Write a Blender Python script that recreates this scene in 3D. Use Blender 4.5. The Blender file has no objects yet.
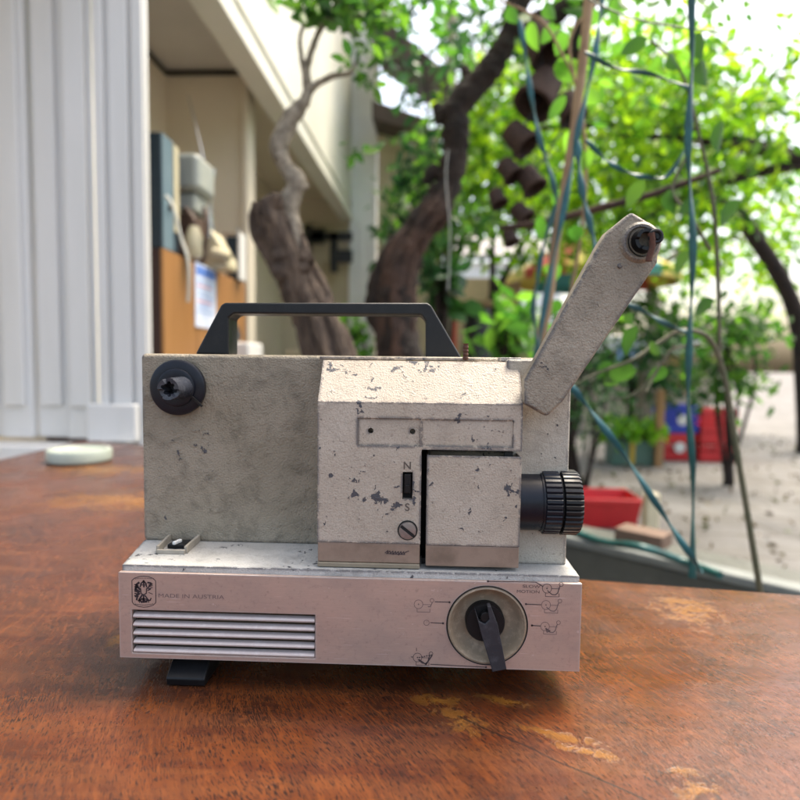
import bpy, bmesh, math, random
import numpy as np
from mathutils import Vector, Matrix, noise

S = bpy.context.scene
COL = S.collection
rnd = random.Random(7)

# ------------------------------------------------------------------ camera
EYE = 0.230            # camera height over the table top (table top is z = 0)
GROUND = -0.76
FPX = 600.0
YAW, PITCH, ROLL = [math.radians(a) for a in (2.24, 3.67, 0.674)]
cyw, syw, cp, sp = math.cos(YAW), math.sin(YAW), math.cos(PITCH), math.sin(PITCH)
FWD = Vector((-syw*cp, cyw*cp, -sp))
R0 = Vector((cyw, syw, 0)); U0 = R0.cross(FWD)
RIGHT = R0*math.cos(ROLL) + U0*math.sin(ROLL)
UP = -R0*math.sin(ROLL) + U0*math.cos(ROLL)
CAM = Vector((0, 0, EYE))

def ray(px, py):
    return RIGHT*(px-400) + UP*(400-py) + FWD*FPX
def P(px, py, Y):
    """world point seen at photo pixel (px,py) on the vertical plane y=Y"""
    d = ray(px, py); return CAM + d*(Y/d.y)
def PZ(px, py, z):
    d = ray(px, py); return CAM + d*((z-EYE)/d.z)
def R(px, Y):                       # pixels -> metres at distance Y
    return px*Y/FPX

cam = bpy.data.cameras.new('camera'); co = bpy.data.objects.new('camera', cam); COL.objects.link(co)
M = Matrix((RIGHT, UP, -FWD)).transposed().to_4x4(); M.translation = CAM
co.matrix_world = M
cam.sensor_width = 36; cam.lens = 27; cam.clip_start = 0.01; cam.clip_end = 500
cam.dof.use_dof = True; cam.dof.focus_distance = 0.418; cam.dof.aperture_fstop = 4.9
S.camera = co

# ------------------------------------------------------------------ world, sun
SUN_EL, SUN_AZ = 66, -48            # azimuth measured from +y towards -x
w = bpy.data.worlds.new('World'); S.world = w; w.use_nodes = True
nt = w.node_tree; bg = nt.nodes['Background']
sky = nt.nodes.new('ShaderNodeTexSky'); sky.sky_type = 'NISHITA'; sky.sun_disc = False
sky.sun_elevation = math.radians(SUN_EL); sky.sun_rotation = math.radians(-SUN_AZ)
sky.air_density = 1.0; sky.dust_density = 6.5; sky.ozone_density = 1.0
nt.links.new(sky.outputs[0], bg.inputs[0]); bg.inputs[1].default_value = 0.15
sun = bpy.data.lights.new('sun', 'SUN'); sun.energy = 1.2; sun.angle = math.radians(18); sun.color = (1, .97, .93)
so = bpy.data.objects.new('sun', sun); COL.objects.link(so)
az, el = math.radians(SUN_AZ), math.radians(SUN_EL)
sdir = Vector((-math.sin(az)*math.cos(el), math.cos(az)*math.cos(el), math.sin(el)))
so.rotation_euler = sdir.to_track_quat('Z', 'Y').to_euler()
so.location = (0, 0, 8)
S.view_settings.view_transform = 'Standard'; S.view_settings.look = 'None'
S.view_settings.exposure = 1.80; S.view_settings.gamma = 1
S.view_settings.use_white_balance = True; S.view_settings.white_balance_temperature = 7050; S.view_settings.white_balance_tint = 8
S.render.engine = 'CYCLES'
S.cycles.max_bounces = 8; S.cycles.diffuse_bounces = 5; S.cycles.transparent_max_bounces = 8
S.cycles.use_denoising = True
S.cycles.sample_clamp_indirect = 6
try: S.cycles.denoiser = 'OPENIMAGEDENOISE'
except Exception: pass

# ------------------------------------------------------------------ materials
def mat(name, color=(.5, .5, .5), rough=.6, metal=0, spec=.5):
    m = bpy.data.materials.new(name); m.use_nodes = True
    b = m.node_tree.nodes['Principled BSDF']
    b.inputs['Base Color'].default_value = (*color, 1); b.inputs['Roughness'].default_value = rough
    b.inputs['Metallic'].default_value = metal; b.inputs['Specular IOR Level'].default_value = spec
    return m
class N:
    """small node-graph helper"""
    def __init__(s, m): s.t = m.node_tree; s.b = s.t.nodes['Principled BSDF']; s.tc = None
    def new(s, k, **kw):
        n = s.t.nodes.new(k)
        for a, v in kw.items(): setattr(n, a, v)
        return n
    def link(s, a, b): s.t.links.new(a, b)
    def coord(s, scale=(1, 1, 1), rot=(0, 0, 0), loc=(0, 0, 0)):
        if not s.tc: s.tc = s.new('ShaderNodeTexCoord')
        mp = s.new('ShaderNodeMapping'); mp.inputs['Scale'].default_value = scale
        mp.inputs['Rotation'].default_value = rot; mp.inputs['Location'].default_value = loc
        s.link(s.tc.outputs['Object'], mp.inputs[0]); return mp.outputs[0]
    def noise(s, vec, scale, detail=4, rough=.6, dist=0):
        n = s.new('ShaderNodeTexNoise'); n.inputs['Scale'].default_value = scale
        n.inputs['Detail'].default_value = detail; n.inputs['Roughness'].default_value = rough
        n.inputs['Distortion'].default_value = dist
        s.link(vec, n.inputs['Vector']); return n.outputs['Fac']
    def ramp(s, v, stops, interp='LINEAR'):
        r = s.new('ShaderNodeValToRGB'); e = r.color_ramp.elements; r.color_ramp.interpolation = interp
        while len(e) < len(stops): e.new(.5)
        for q, (p, c) in zip(e, stops):
            q.position = p; q.color = (*(c if isinstance(c, tuple) else (c, c, c)), 1)
        s.link(v, r.inputs[0]); return r.outputs[0]
    def math(s, op, a, b=None, clamp=False):
        n = s.new('ShaderNodeMath', operation=op); n.use_clamp = clamp
        for i, v in enumerate((a, b)):
            if v is None: continue
            if hasattr(v, 'links'): s.link(v, n.inputs[i])
            else: n.inputs[i].default_value = v
        return n.outputs[0]
    def mix(s, f, a, b, mode='MIX'):
        n = s.new('ShaderNodeMix', data_type='RGBA', blend_type=mode)
        for i, v in ((0, f), (6, a), (7, b)):
            if hasattr(v, 'links'): s.link(v, n.inputs[i])
            elif i == 0: n.inputs[0].default_value = v
            else: n.inputs[i].default_value = (*v, 1)
        return n.outputs[2]
    def bump(s, h, dist, strength=1, prev=None):
        n = s.new('ShaderNodeBump'); n.inputs['Distance'].default_value = dist; n.inputs['Strength'].default_value = strength
        s.link(h, n.inputs['Height'])
        if prev: s.link(prev, n.inputs['Normal'])
        return n.outputs[0]
    def out(s, color=None, rough=None, normal=None, metal=None):
        for v, k in ((color, 'Base Color'), (rough, 'Roughness'), (normal, 'Normal'), (metal, 'Metallic')):
            if v is not None: s.link(v, s.b.inputs[k])

def painted(name, c, c2, chip=.5, grain=.00035, dirt=.35, edge=True, gs=820, seed=0):
    """pebbled machine paint, worn to dark metal at edges and in flecks"""
    m = mat(name, c, .55); n = N(m)
    v = n.coord(loc=(seed, seed*.7, seed*.3))
    g = n.noise(v, gs, 1.5, .5); speck = n.ramp(n.noise(v, 1300, 2, .5), [(.36, 1.), (.5, 0.)])
    big = n.noise(v, 14, 5, .65)
    col = n.mix(n.ramp(big, [(.35, 0.), (.68, 1.)]), c, c2)
    dirtf = n.noise(v, 60, 6, .7, .4)
    col = n.mix(n.math('MULTIPLY', n.ramp(dirtf, [(.5, 0.), (.75, 1.)]), dirt), col, tuple(x*.45 for x in c2))
    col = n.mix(n.math('MULTIPLY', speck, .28), col, tuple(x*.5 for x in c2))
    pore = n.ramp(n.noise(v, gs*.5, 2, .5), [(.28, 1.), (.36, 0.)])
    col = n.mix(n.math('MULTIPLY', pore, .35), col, tuple(x*.35 for x in c2))
    fl = n.noise(v, 150, 5, .6, .3); cl = n.noise(v, 24, 3, .5)
    t = n.math('ADD', fl, n.math('MULTIPLY', n.math('SUBTRACT', cl, .5), .55))
    chips = n.ramp(t, [(.735-chip*.15, 0.), (.743-chip*.15, 1.)])
    if edge:
        be = n.new('ShaderNodeBevel'); be.samples = 4; be.inputs['Radius'].default_value = .0032
        ge = n.new('ShaderNodeNewGeometry')
        d = n.new('ShaderNodeVectorMath', operation='DOT_PRODUCT'); n.link(be.outputs[0], d.inputs[0]); n.link(ge.outputs['Normal'], d.inputs[1])
        e = n.math('SUBTRACT', 1., d.outputs['Value'])
        e2 = n.math('MULTIPLY', e, n.math('MULTIPLY', n.ramp(n.noise(v, 75, 6, .75), [(.44, 0.), (.53, 1.)]), 14), True)
        chips = n.math('MAXIMUM', chips, n.math('GREATER_THAN', e2, .3))
    col = n.mix(chips, col, (.065, .066, .075))
    rise = n.math('SUBTRACT', n.math('ADD', n.math('MULTIPLY', g, 1.), n.math('MULTIPLY', n.ramp(fl, [(.55, 0.), (.64, 1.)]), .4)), n.math('MULTIPLY', chips, 1.6))
    n.out(col, n.math('ADD', n.math('MULTIPLY', big, .25), .42), n.bump(rise, grain))
    return m

BEIGE = painted('beige_paint', (.48, .42, .345), (.39, .325, .25), chip=.50, grain=.0004, dirt=.3)
BEIGE2 = painted('greenish_beige_paint', (.33, .285, .215), (.245, .21, .15), chip=-.1, dirt=.75, seed=3, grain=.0009)
ARMP = painted('arm_paint', (.35, .305, .235), (.23, .195, .145), chip=.0, dirt=.7, seed=5, grain=.0007)
BASEP = painted('base_paint', (.50, .50, .48), (.40, .39, .36), chip=.5, dirt=.6, seed=9, grain=.0004)
TAN = mat('tan_strip', (.26, .19, .145), .42); n = N(TAN)
v = n.coord((1, 1, 1)); n.out(n.mix(n.ramp(n.noise(v, 60, 5), [(.4, 0.), (.7, 1.)]), (.28, .205, .155), (.18, .13, .095)), None, n.bump(n.noise(v, 900, 2), .0001))

PINK = mat('brushed_pink_metal', (.6, .44, .41), .42, .6); n = N(PINK)
v = n.coord((1, 1, 1)); br = n.noise(n.coord((6, 6, 1)), 900, 3, .6)
st = n.noise(n.coord((20, 1, 400)), 4, 4, .6)
bl = n.noise(v, 22, 5, .6)
col = n.mix(n.ramp(bl, [(.32, 0.), (.7, 1.)]), (.64, .475, .39), (.54, .41, .34))
col = n.mix(n.math('MULTIPLY', st, .35), col, (.34, .24, .23))
gr = n.ramp(n.noise(n.coord((1, 1, 2.2), (0, 0, 0), (.3, 0, .1)), 9, 6, .7), [(.42, 0.), (.72, 1.)])
col = n.mix(n.math('MULTIPLY', gr, .55), col, (.30, .25, .235))
gr2 = n.ramp(n.noise(v, 260, 5, .75), [(.55, 0.), (.72, 1.)])
col = n.mix(n.math('MULTIPLY', gr2, .45), col, (.22, .16, .15))
spots = n.ramp(n.noise(v, 170, 3, .6), [(.70, 0.), (.73, 1.)])
col = n.mix(n.math('MULTIPLY', spots, .4), col, (.75, .66, .64))
scr = n.ramp(n.noise(n.coord((14, 14, 320), (0, .35, 0)), 3, 2, .5), [(.69, 0.), (.71, 1.)])
col = n.mix(n.math('MULTIPLY', scr, .5), col, (.72, .62, .6))
be = n.new('ShaderNodeBevel'); be.samples = 4; be.inputs['Radius'].default_value = .002
ge = n.new('ShaderNodeNewGeometry'); d = n.new('ShaderNodeVectorMath', operation='DOT_PRODUCT')
n.link(be.outputs[0], d.inputs[0]); n.link(ge.outputs['Normal'], d.inputs[1])
e = n.math('MULTIPLY', n.math('SUBTRACT', 1., d.outputs['Value']), n.math('MULTIPLY', n.ramp(n.noise(v, 80, 5, .7), [(.35, 0.), (.55, 1.)]), 6), True)
col = n.mix(e, col, (.60, .58, .57))
n.out(col, n.ramp(bl, [(.3, .42), (.7, .58)]), n.bump(st, .00006, .6))

def plastic(name, c, rough=.4, scuff=.4, sc=1.):
    m = mat(name, c, rough); n = N(m); v = n.coord()
    s = n.noise(v, 140*sc, 6, .7); b = n.noise(v, 20*sc, 4, .6)
    col = n.mix(n.math('MULTIPLY', n.ramp(s, [(.5, 0.), (.72, 1.)]), scuff), c, tuple(min(1, x*2.6+.05) for x in c))
    n.out(col, n.ramp(b, [(.3, rough-.12), (.7, rough+.18)]), n.bump(s, .00008)); return m
BLACK = plastic('black_plastic', (.005, .0055, .0065), .38, .08)
NAVY = plastic('blue_black_plastic', (.006, .0075, .013), .36, .08)
HANDLE = plastic('handle_plastic', (.009, .0105, .012), .42, .10)
for q_ in (BLACK, NAVY, HANDLE): N(q_).b.inputs['Specular IOR Level'].default_value = .32
DARKGAP = mat('dark_inside', (.006, .006, .006), .8)
DISHP = plastic('dial_dish', (.27, .21, .145), .36, .35)
INK = mat('dark_print', (.055, .04, .045), .6)
INK2 = mat('faded_print', (.17, .12, .115), .6)
CHROME = plastic('worn_chrome', (.30, .28, .27), .3, .3); N(CHROME).b.inputs['Metallic'].default_value = .9
SILV = plastic('louver_metal', (.58, .50, .47), .42, .2); N(SILV).b.inputs['Metallic'].default_value = .1
RUST = mat('rusty_iron', (.08, .03, .02), .85); n = N(RUST); v = n.coord()
n.out(n.mix(n.noise(v, 500, 5), (.03, .015, .012), (.13, .05, .028)), None, n.bump(n.noise(v, 900, 4), .0004))
WHITEP = plastic('white_plastic', (.75, .75, .72), .4, .1)

def simple(name, c, c2=None, scale=5, rough=.7, bump=0., bs=None, metal=0, stretch=(1, 1, 1)):
    c2 = c2 or tuple(x*.75 for x in c)
    m = mat(name, c, rough, metal); n = N(m); v = n.coord(stretch)
    f = n.noise(v, scale, 6, .65)
    nm = n.bump(n.noise(v, bs or scale*4, 5, .6), bump) if bump else None
    n.out(n.mix(n.ramp(f, [(.33, 0.), (.68, 1.)]), c, c2), None, nm); return m
WHITEWALL = simple('white_painted_wall', (.74, .73, .66), (.64, .63, .55), 1.6, .6, .002, 30)
PILLARW = simple('white_painted_wood', (.80, .80, .79), (.68, .68, .65), 3, .45, .001, 40, stretch=(1, 1, .15))
ROOMW = simple('cream_room_wall', (.74, .67, .54), (.64, .57, .45), .8, .8)
CEIL = simple('room_ceiling', (.66, .65, .62), (.54, .53, .50), 1.2, .85)
DARKLINE = mat('dark_cornice', (.04, .035, .03), .7)
ORANGEW = simple('orange_veneer', (.38, .19, .07), (.29, .135, .045), 3, .4, stretch=(3, 3, .35))
MAROON = mat('dark_maroon_wood', (.035, .012, .012), .4)
TEALBOX = simple('dark_teal_vinyl', (.006, .02, .035), (.010, .028, .045), 12, .5)
TEALF = simple('blue_grey_front', (.10, .17, .21), (.14, .21, .25), 9, .6)
CREAMP = simple('cream_plastic', (.62, .57, .40), (.52, .46, .31), 12, .4)
GREYM = simple('grey_machine', (.32, .35, .33), (.42, .44, .40), 10, .35)
PAPER = simple('printed_paper', (.52, .62, .85), (.78, .82, .9), 14, .6)
DARKM = mat('dark_metal', (.03, .032, .035), .45, .3)
BROWNB = simple('brown_leather', (.06, .035, .025), (.12, .07, .05), 20, .6)
ALU = mat('antenna_metal', (.6, .6, .6), .25, .9)
BARKD = simple('dark_bark', (.010, .008, .007), (.036, .022, .016), 14, .9, .02, 40)
BARKR = simple('reddish_bark', (.10, .052, .034), (.02, .014, .012), 8, .85, .015, 28)
BARKT = simple('old_twisted_bark', (.19, .135, .095), (.03, .02, .018), 22, .9, .03, 40, stretch=(1.6, 1.6, .35))
BARKP = simple('pale_mottled_bark', (.36, .31, .24), (.10, .08, .055), 40, .8, .006, 60)
BAMBOO = simple('dry_stem', (.33, .22, .12), (.22, .13, .07), 14, .7)
POTM = simple('brown_coir', (.06, .032, .023), (.028, .017, .014), 18, .9, .004, 60)
TEAL = simple('teal_plastic_strap', (.012, .11, .105), (.005, .045, .042), 18, .35)
TEALB = simple('blue_teal_strap', (.018, .13, .15), (.007, .055, .06), 18, .35)
DTEAL = simple('dark_teal_strap', (.012, .06, .06), (.02, .09, .085), 18, .45)
WIRE = mat('pale_wire', (.45, .46, .42), .5)
CONC = simple('pale_concrete', (.19, .185, .178), (.10, .097, .092), 1.6, .85, .01, 8)
n = N(CONC); bk = n.new('ShaderNodeTexBrick'); bk.inputs['Scale'].default_value = 1; bk.inputs['Mortar Size'].default_value = .012; bk.inputs['Brick Width'].default_value = .42; bk.inputs['Row Height'].default_value = .42; bk.offset = .5
n.link(n.coord(), bk.inputs[0]); old = n.b.inputs['Base Color'].links[0].from_socket
blotch = n.ramp(n.noise(n.coord(), 2.2, 6, .7), [(.45, 0.), (.62, 1.)])  # random darker blotches over the paving
cc_ = n.mix(n.math('MULTIPLY', blotch, .5), old, (.12, .11, .09)); n.out(n.mix(n.math('MULTIPLY', bk.outputs['Fac'], .7), cc_, (.07, .06, .045)))
CREAMW = simple('cream_garden_wall', (.56, .48, .34), (.42, .35, .24), 1.2, .85)
WOODP = simple('raw_wood', (.42, .24, .10), (.30, .16, .07), 8, .6, stretch=(3, 3, .4))
ROOFD = simple('dark_roof_timber', (.06, .045, .038), (.10, .07, .055), 5, .85)
GREENP = simple('green_painted_box', (.07, .17, .13), (.12, .2, .16), 6, .6)
YEL = mat('yellow_paint', (.65, .42, .04), .5)
REDP = simple('red_plastic', (.62, .025, .03), (.5, .02, .025), 6, .4)
BLUEP = simple('blue_plastic', (.02, .05, .42), (.03, .07, .5), 6, .4)
STONE = simple('dark_wet_stone', (.05, .055, .05), (.09, .095, .08), 5, .5, .006, 25)
STONET = simple('pale_coping', (.20, .22, .21), (.10, .115, .11), 4, .6)
SOIL = mat('soil', (.04, .028, .02), .95)
MINT = simple('mint_enamel', (.45, .50, .42), (.36, .41, .34), 20, .3)
LILAC = simple('shed_white', (.8, .8, .8), (.7, .72, .72), 2, .5)
TARP = simple('blue_tarp', (.20, .38, .68), (.35, .5, .75), 3, .5)

def leafmat(name, c1, c2, c3=None, trans=.45, rough=.45):
    m = bpy.data.materials.new(name); m.use_nodes = True; n = N(m)
    g = n.new('ShaderNodeNewGeometry'); b = n.b
    col = n.ramp(g.outputs['Random Per Island'], [(0., c1), (.55, c2), (1., c3 or c2)])
    n.link(col, b.inputs['Base Color']); b.inputs['Roughness'].default_value = rough
    tr = n.new('ShaderNodeBsdfTranslucent'); br = n.mix(.55, col, (.75, .9, .12), 'MULTIPLY')
    sc = n.new('ShaderNodeMix', data_type='RGBA', blend_type='ADD'); sc.inputs[0].default_value = 1
    n.link(col, sc.inputs[6]); n.link(br, sc.inputs[7]); n.link(sc.outputs[2], tr.inputs[0])
    mx = n.new('ShaderNodeMixShader'); mx.inputs[0].default_value = trans
    n.link(b.outputs[0], mx.inputs[1]); n.link(tr.outputs[0], mx.inputs[2])
    n.link(mx.outputs[0], n.t.nodes['Material Output'].inputs[0]); return m
LIME = leafmat('sunlit_lime_leaf', (.025, .085, .008), (.11, .24, .012), (.27, .41, .02), .6)
MID = leafmat('mid_green_leaf', (.015, .06, .012), (.045, .13, .018), (.10, .22, .02), .5)
DEEP = leafmat('deep_green_leaf', (.012, .05, .02), (.025, .09, .03), (.05, .15, .03), .35)
FRESH = leafmat('fresh_green_leaf', (.03, .11, .015), (.08, .22, .025), (.15, .33, .035), .5)

# table wood
TABLE = mat('varnished_table_wood', (.2, .06, .02), .3); n = N(TABLE)
A = math.radians(-52)
v = n.coord((1, 1, 1)); vr = n.coord((1, 1, 1), (0, 0, A))
def stretched(sx, sy, rot, sc, det, ro, dist=0):
    return n.noise(n.coord((sx, sy, 1), (0, 0, rot)), sc, det, ro, dist)
fig = n.noise(v, 7, 5, .6, 1.2)
band = stretched(2.2, 22, math.radians(-12), 3, 5, .6, .6)
col = n.mix(n.ramp(fig, [(.3, 0.), (.7, 1.)]), (.036, .010, .005), (.105, .027, .008))
col = n.mix(n.math('MULTIPLY', n.ramp(band, [(.42, 0.), (.66, 1.)]), .6), col, (.13, .044, .014))
dark = n.ramp(n.noise(v, 5.5, 4, .6, .8), [(.52, 0.), (.72, 1.)])
col = n.mix(n.math('MULTIPLY', dark, .7), col, (.045, .018, .012))
# fine pores: short dark dashes whose direction swings across the slab
warp = n.new('ShaderNodeVectorMath', operation='ADD')
sw = n.new('ShaderNodeCombineXYZ'); n.link(n.math('MULTIPLY', n.noise(v, 3.2, 1, .4), .16), sw.inputs[0]); n.link(v, warp.inputs[0]); n.link(sw.outputs[0], warp.inputs[1])
mp = n.new('ShaderNodeMapping'); mp.vector_type = 'TEXTURE'; mp.inputs['Rotation'].default_value = (0, 0, math.radians(22)); mp.inputs['Scale'].default_value = (1/1., 1/.13, 1)
n.link(warp.outputs[0], mp.inputs[0])
mp.inputs['Scale'].default_value = (1, 7, 1)
pores = n.noise(mp.outputs[0], 1300, 2, .6)
pdens = n.noise(v, 20, 3, .6)
pf = n.ramp(n.math('ADD', pores, n.math('MULTIPLY', n.math('SUBTRACT', pdens, .5), .35)), [(.52, 0.), (.62, 1.)])
col = n.mix(n.math('MULTIPLY', pf, .92), col, (.012, .006, .005))
pl = n.ramp(n.noise(mp.outputs[0], 330, 4, .65), [(.36, 1.), (.5, 0.)])
col = n.mix(n.math('MULTIPLY', pl, .35), col, (.19, .055, .014))
ps = n.ramp(n.noise(mp.outputs[0], 150, 3, .65), [(.5, 0.), (.68, 1.)])
col = n.mix(n.math('MULTIPLY', ps, .45), col, (.045, .014, .008))
# worn-through patches of bare ochre wood (a few places on the slab)
def patch(cx, cy, rx, ry, rot=0):
    g = n.new('ShaderNodeVectorMath', operation='LENGTH')
    m2 = n.new('ShaderNodeMapping'); m2.vector_type = 'TEXTURE'
    m2.inputs['Location'].default_value = (cx, cy, 0); m2.inputs['Rotation'].default_value = (0, 0, rot); m2.inputs['Scale'].default_value = (rx, ry, 1000)
    n.link(v, m2.inputs[0]); n.link(m2.outputs[0], g.inputs[0])
    return n.math('SUBTRACT', 1., g.outputs['Value'], True)
TABO = Vector((0, 0, 0))
masks = None
for px, py, rx, ry, rot in ((462, 722, .030, .022, -.6), (440, 700, .03, .010, 0), (555, 735, .045, .008, -.35), (590, 752, .03, .008, -.3), (700, 790, .02, .014, 0), (680, 770, .02, .01, 0), (120, 640, .02, .02, 0), (135, 500, .25, .12, 0), (108, 470, .2, .1, 0), (690, 610, .05, .07, 0), (500, 700, .03, .008, -.3)):
    q = PZ(px, py, 0); k = patch(q.x, q.y-.5, rx, ry, rot)
    masks = k if masks is None else n.math('MAXIMUM', masks, k)
pn = n.noise(n.coord((1, 1, 1)), 90, 6, .72, .6)
pn2 = n.noise(n.coord((1, 1, 1)), 28, 5, .7, .3)
wf = n.ramp(n.math('ADD', n.math('MULTIPLY', masks, .30), n.math('ADD', n.math('MULTIPLY', pn, .9), n.math('MULTIPLY', pn2, .45))), [(.80, 0.), (.90, 1.)])
wf = n.math('MULTIPLY', wf, n.ramp(masks, [(.0, 0.), (.12, 1.)]))
ochre = n.mix(n.ramp(pn, [(.4, 0.), (.65, 1.)]), (.25, .105, .014), (.13, .048, .008))
ochre = n.mix(n.math('MULTIPLY', pf, .5), ochre, (.06, .03, .02))
col = n.mix(n.math('MULTIPLY', wf, .85), col, ochre)
# plank joint
jx = n.new('ShaderNodeSeparateXYZ')
q1, q2 = PZ(470, 722, 0), PZ(660, 806, 0); ja = math.atan2(q2.y-q1.y, q2.x-q1.x)
mj = n.new('ShaderNodeMapping'); mj.vector_type = 'TEXTURE'; mj.inputs['Location'].default_value = (q1.x, q1.y-.5, 0); mj.inputs['Rotation'].default_value = (0, 0, ja)
n.link(v, mj.inputs[0]); n.link(mj.outputs[0], jx.inputs[0])
wob = n.math('MULTIPLY', n.math('SUBTRACT', n.noise(v, 30, 2, .5), .5), .004)
jd = n.math('ABSOLUTE', n.math('ADD', jx.outputs[1], wob))
jl = n.math('MULTIPLY', n.math('LESS_THAN', jd, .0007), n.math('GREATER_THAN', jx.outputs[0], -.01))
col = n.mix(n.math('MULTIPLY', jl, .8), col, (.015, .008, .006))
rg = n.math('ADD', n.math('MULTIPLY', n.ramp(n.noise(v, 11, 5, .65), [(.35, 0.), (.7, 1.)]), .2), .17)
rg = n.math('ADD', rg, n.math('MULTIPLY', wf, .04))
hh = n.math('SUBTRACT', n.math('MULTIPLY', pf, -.6), n.math('MULTIPLY', wf, .8))
nb = n.bump(n.noise(v, 16, 3, .5), .0012)
n.out(col, rg, n.bump(hh, .00015, 1, nb))

# ------------------------------------------------------------------ mesh helpers
ORG = {}
def org(o): return ORG.get(o.name, Vector((0, 0, 0))) if o else Vector((0, 0, 0))

class MB:
    def __init__(s): s.v = []; s.f = []
    def add(s, vs, fs):
        b = len(s.v); s.v += [Vector(q) for q in vs]; s.f += [[b+i for i in f] for f in fs]; return s
    def box(s, a, b, rot=None, c=None):
        """axis box from corner a to corner b, optionally turned (Matrix) about c"""
        x0, y0, z0 = [min(a[i], b[i]) for i in range(3)]; x1, y1, z1 = [max(a[i], b[i]) for i in range(3)]
        vs = [Vector(q) for q in ((x0, y0, z0), (x1, y0, z0), (x1, y1, z0), (x0, y1, z0), (x0, y0, z1), (x1, y0, z1), (x1, y1, z1), (x0, y1, z1))]
        if rot is not None:
            c = Vector(c) if c is not None else sum(vs, Vector())/8
            vs = [rot @ (q-c)+c for q in vs]
        return s.add(vs, [(0, 3, 2, 1), (4, 5, 6, 7), (0, 1, 5, 4), (1, 2, 6, 5), (2, 3, 7, 6), (3, 0, 4, 7)])
    def prism(s, poly, ext):
        """closed prism: polygon (world points) extruded along vector ext"""
        k = len(poly); ext = Vector(ext); vs = [Vector(q) for q in poly] + [Vector(q)+ext for q in poly]
        return s.add(vs, [list(range(k)), list(range(2*k-1, k-1, -1))] + [[i, k+i, k+(i+1) % k, (i+1) % k] for i in range(k)])
    def lathe(s, prof, c, axis=(0, -1, 0), seg=48, close=True, rfun=None):
        """profile [(radius, distance along axis)]"""
        ax = Vector(axis).normalized(); u = ax.orthogonal().normalized(); w_ = ax.cross(u); c = Vector(c)
        vs = []
        for r, h in prof:
            for k in range(seg):
                a = 2*math.pi*k/seg; rr = rfun(r, h, k) if rfun else r
                vs.append(c + ax*h + (u*math.cos(a)+w_*math.sin(a))*rr)
        fs = []
        for j in range(len(prof)-1):
            for k in range(seg):
                fs.append((j*seg+k, j*seg+(k+1) % seg, (j+1)*seg+(k+1) % seg, (j+1)*seg+k))
        if close:
            fs.append(list(range(seg-1, -1, -1))); fs.append([(len(prof)-1)*seg+k for k in range(seg)])
        return s.add(vs, fs)
    def tube(s, pts, rad, seg=10, sub=6, jit=0., jf=6., flat=None, caps=True):
        pts = [Vector(p) for p in pts]
        if isinstance(rad, (int, float)): rad = [rad]*len(pts)
        P_, R_ = [], []
        n_ = len(pts)
        for i in range(n_-1):
            p0 = pts[max(i-1, 0)]; p1 = pts[i]; p2 = pts[i+1]; p3 = pts[min(i+2, n_-1)]
            for k in range(sub):
                t = k/sub; t2, t3 = t*t, t*t*t
                P_.append(.5*((2*p1)+(p2-p0)*t+(2*p0-5*p1+4*p2-p3)*t2+(3*p1-p0-3*p2+p3)*t3)); R_.append(rad[i]*(1-t)+rad[i+1]*t)
        P_.append(pts[-1]); R_.append(rad[-1])
        u = None; vs = []
        for i, p in enumerate(P_):
            t = (P_[min(i+1, len(P_)-1)]-P_[max(i-1, 0)]).normalized()
            u = t.orthogonal().normalized() if u is None else (u - t*u.dot(t)).normalized()
            w_ = t.cross(u); tw = (i*.35 if flat else 0)
            for k in range(seg):
                a = 2*math.pi*k/seg; x, y = math.cos(a), math.sin(a)*(flat or 1)
                x, y = x*math.cos(tw)-y*math.sin(tw), x*math.sin(tw)+y*math.cos(tw)
                q = p + (u*x+w_*y)*R_[i]
                if jit: q = p + (q-p)*(1+jit*noise.noise(q*jf/max(R_[i]*8, .05)*.5) + jit*.6*noise.noise(q*jf/max(R_[i]*8, .05)*1.7))
                vs.append(q)
        L = len(P_)
        fs = [(j*seg+k, j*seg+(k+1) % seg, (j+1)*seg+(k+1) % seg, (j+1)*seg+k) for j in range(L-1) for k in range(seg)]
        if caps: fs += [list(range(seg-1, -1, -1)), [(L-1)*seg+k for k in range(seg)]]
        return s.add(vs, fs)
    def build(s, name, m, parent=None, bevel=0, smooth=False, seg=3, angle=30, origin=None):
        vs = s.v
        if parent is not None: o0 = org(parent)
        else:
            xs = [q.x for q in vs]; ys = [q.y for q in vs]; zs = [q.z for q in vs]
            o0 = Vector(origin) if origin is not None else Vector(((min(xs)+max(xs))/2, (min(ys)+max(ys))/2, min(zs)))
        me = bpy.data.meshes.new(name); me.from_pydata([tuple(q-o0) for q in vs], [], s.f)
        bm = bmesh.new(); bm.from_mesh(me); bmesh.ops.recalc_face_normals(bm, faces=bm.faces); bm.to_mesh(me); bm.free()
        me.materials.append(m); o = bpy.data.objects.new(name, me); COL.objects.link(o)
        if parent is not None: o.parent = parent; ORG[o.name] = o0
        else: o.location = o0; ORG[o.name] = o0
        if smooth or bevel: me.polygons.foreach_set('use_smooth', [True]*len(me.polygons))
        if bevel:
            b = o.modifiers.new('bevel', 'BEVEL'); b.width = bevel; b.segments = seg; b.limit_method = 'ANGLE'
            b.angle_limit = math.radians(angle); b.harden_normals = True
        elif smooth:
            me.set_sharp_from_angle(angle=math.radians(40))
        return o

def empty(name, loc):
    o = bpy.data.objects.new(name, None); COL.objects.link(o); o.location = loc; o.empty_display_size = .05
    ORG[o.name] = Vector(loc); return o
def tag(o, label=None, cat=None, group=None, kind=None):
    for k, x in (('label', label), ('category', cat), ('group', group), ('kind', kind)):
        if x: o[k] = x
    return o
def struct(o): o['kind'] = 'structure'; return o

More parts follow.
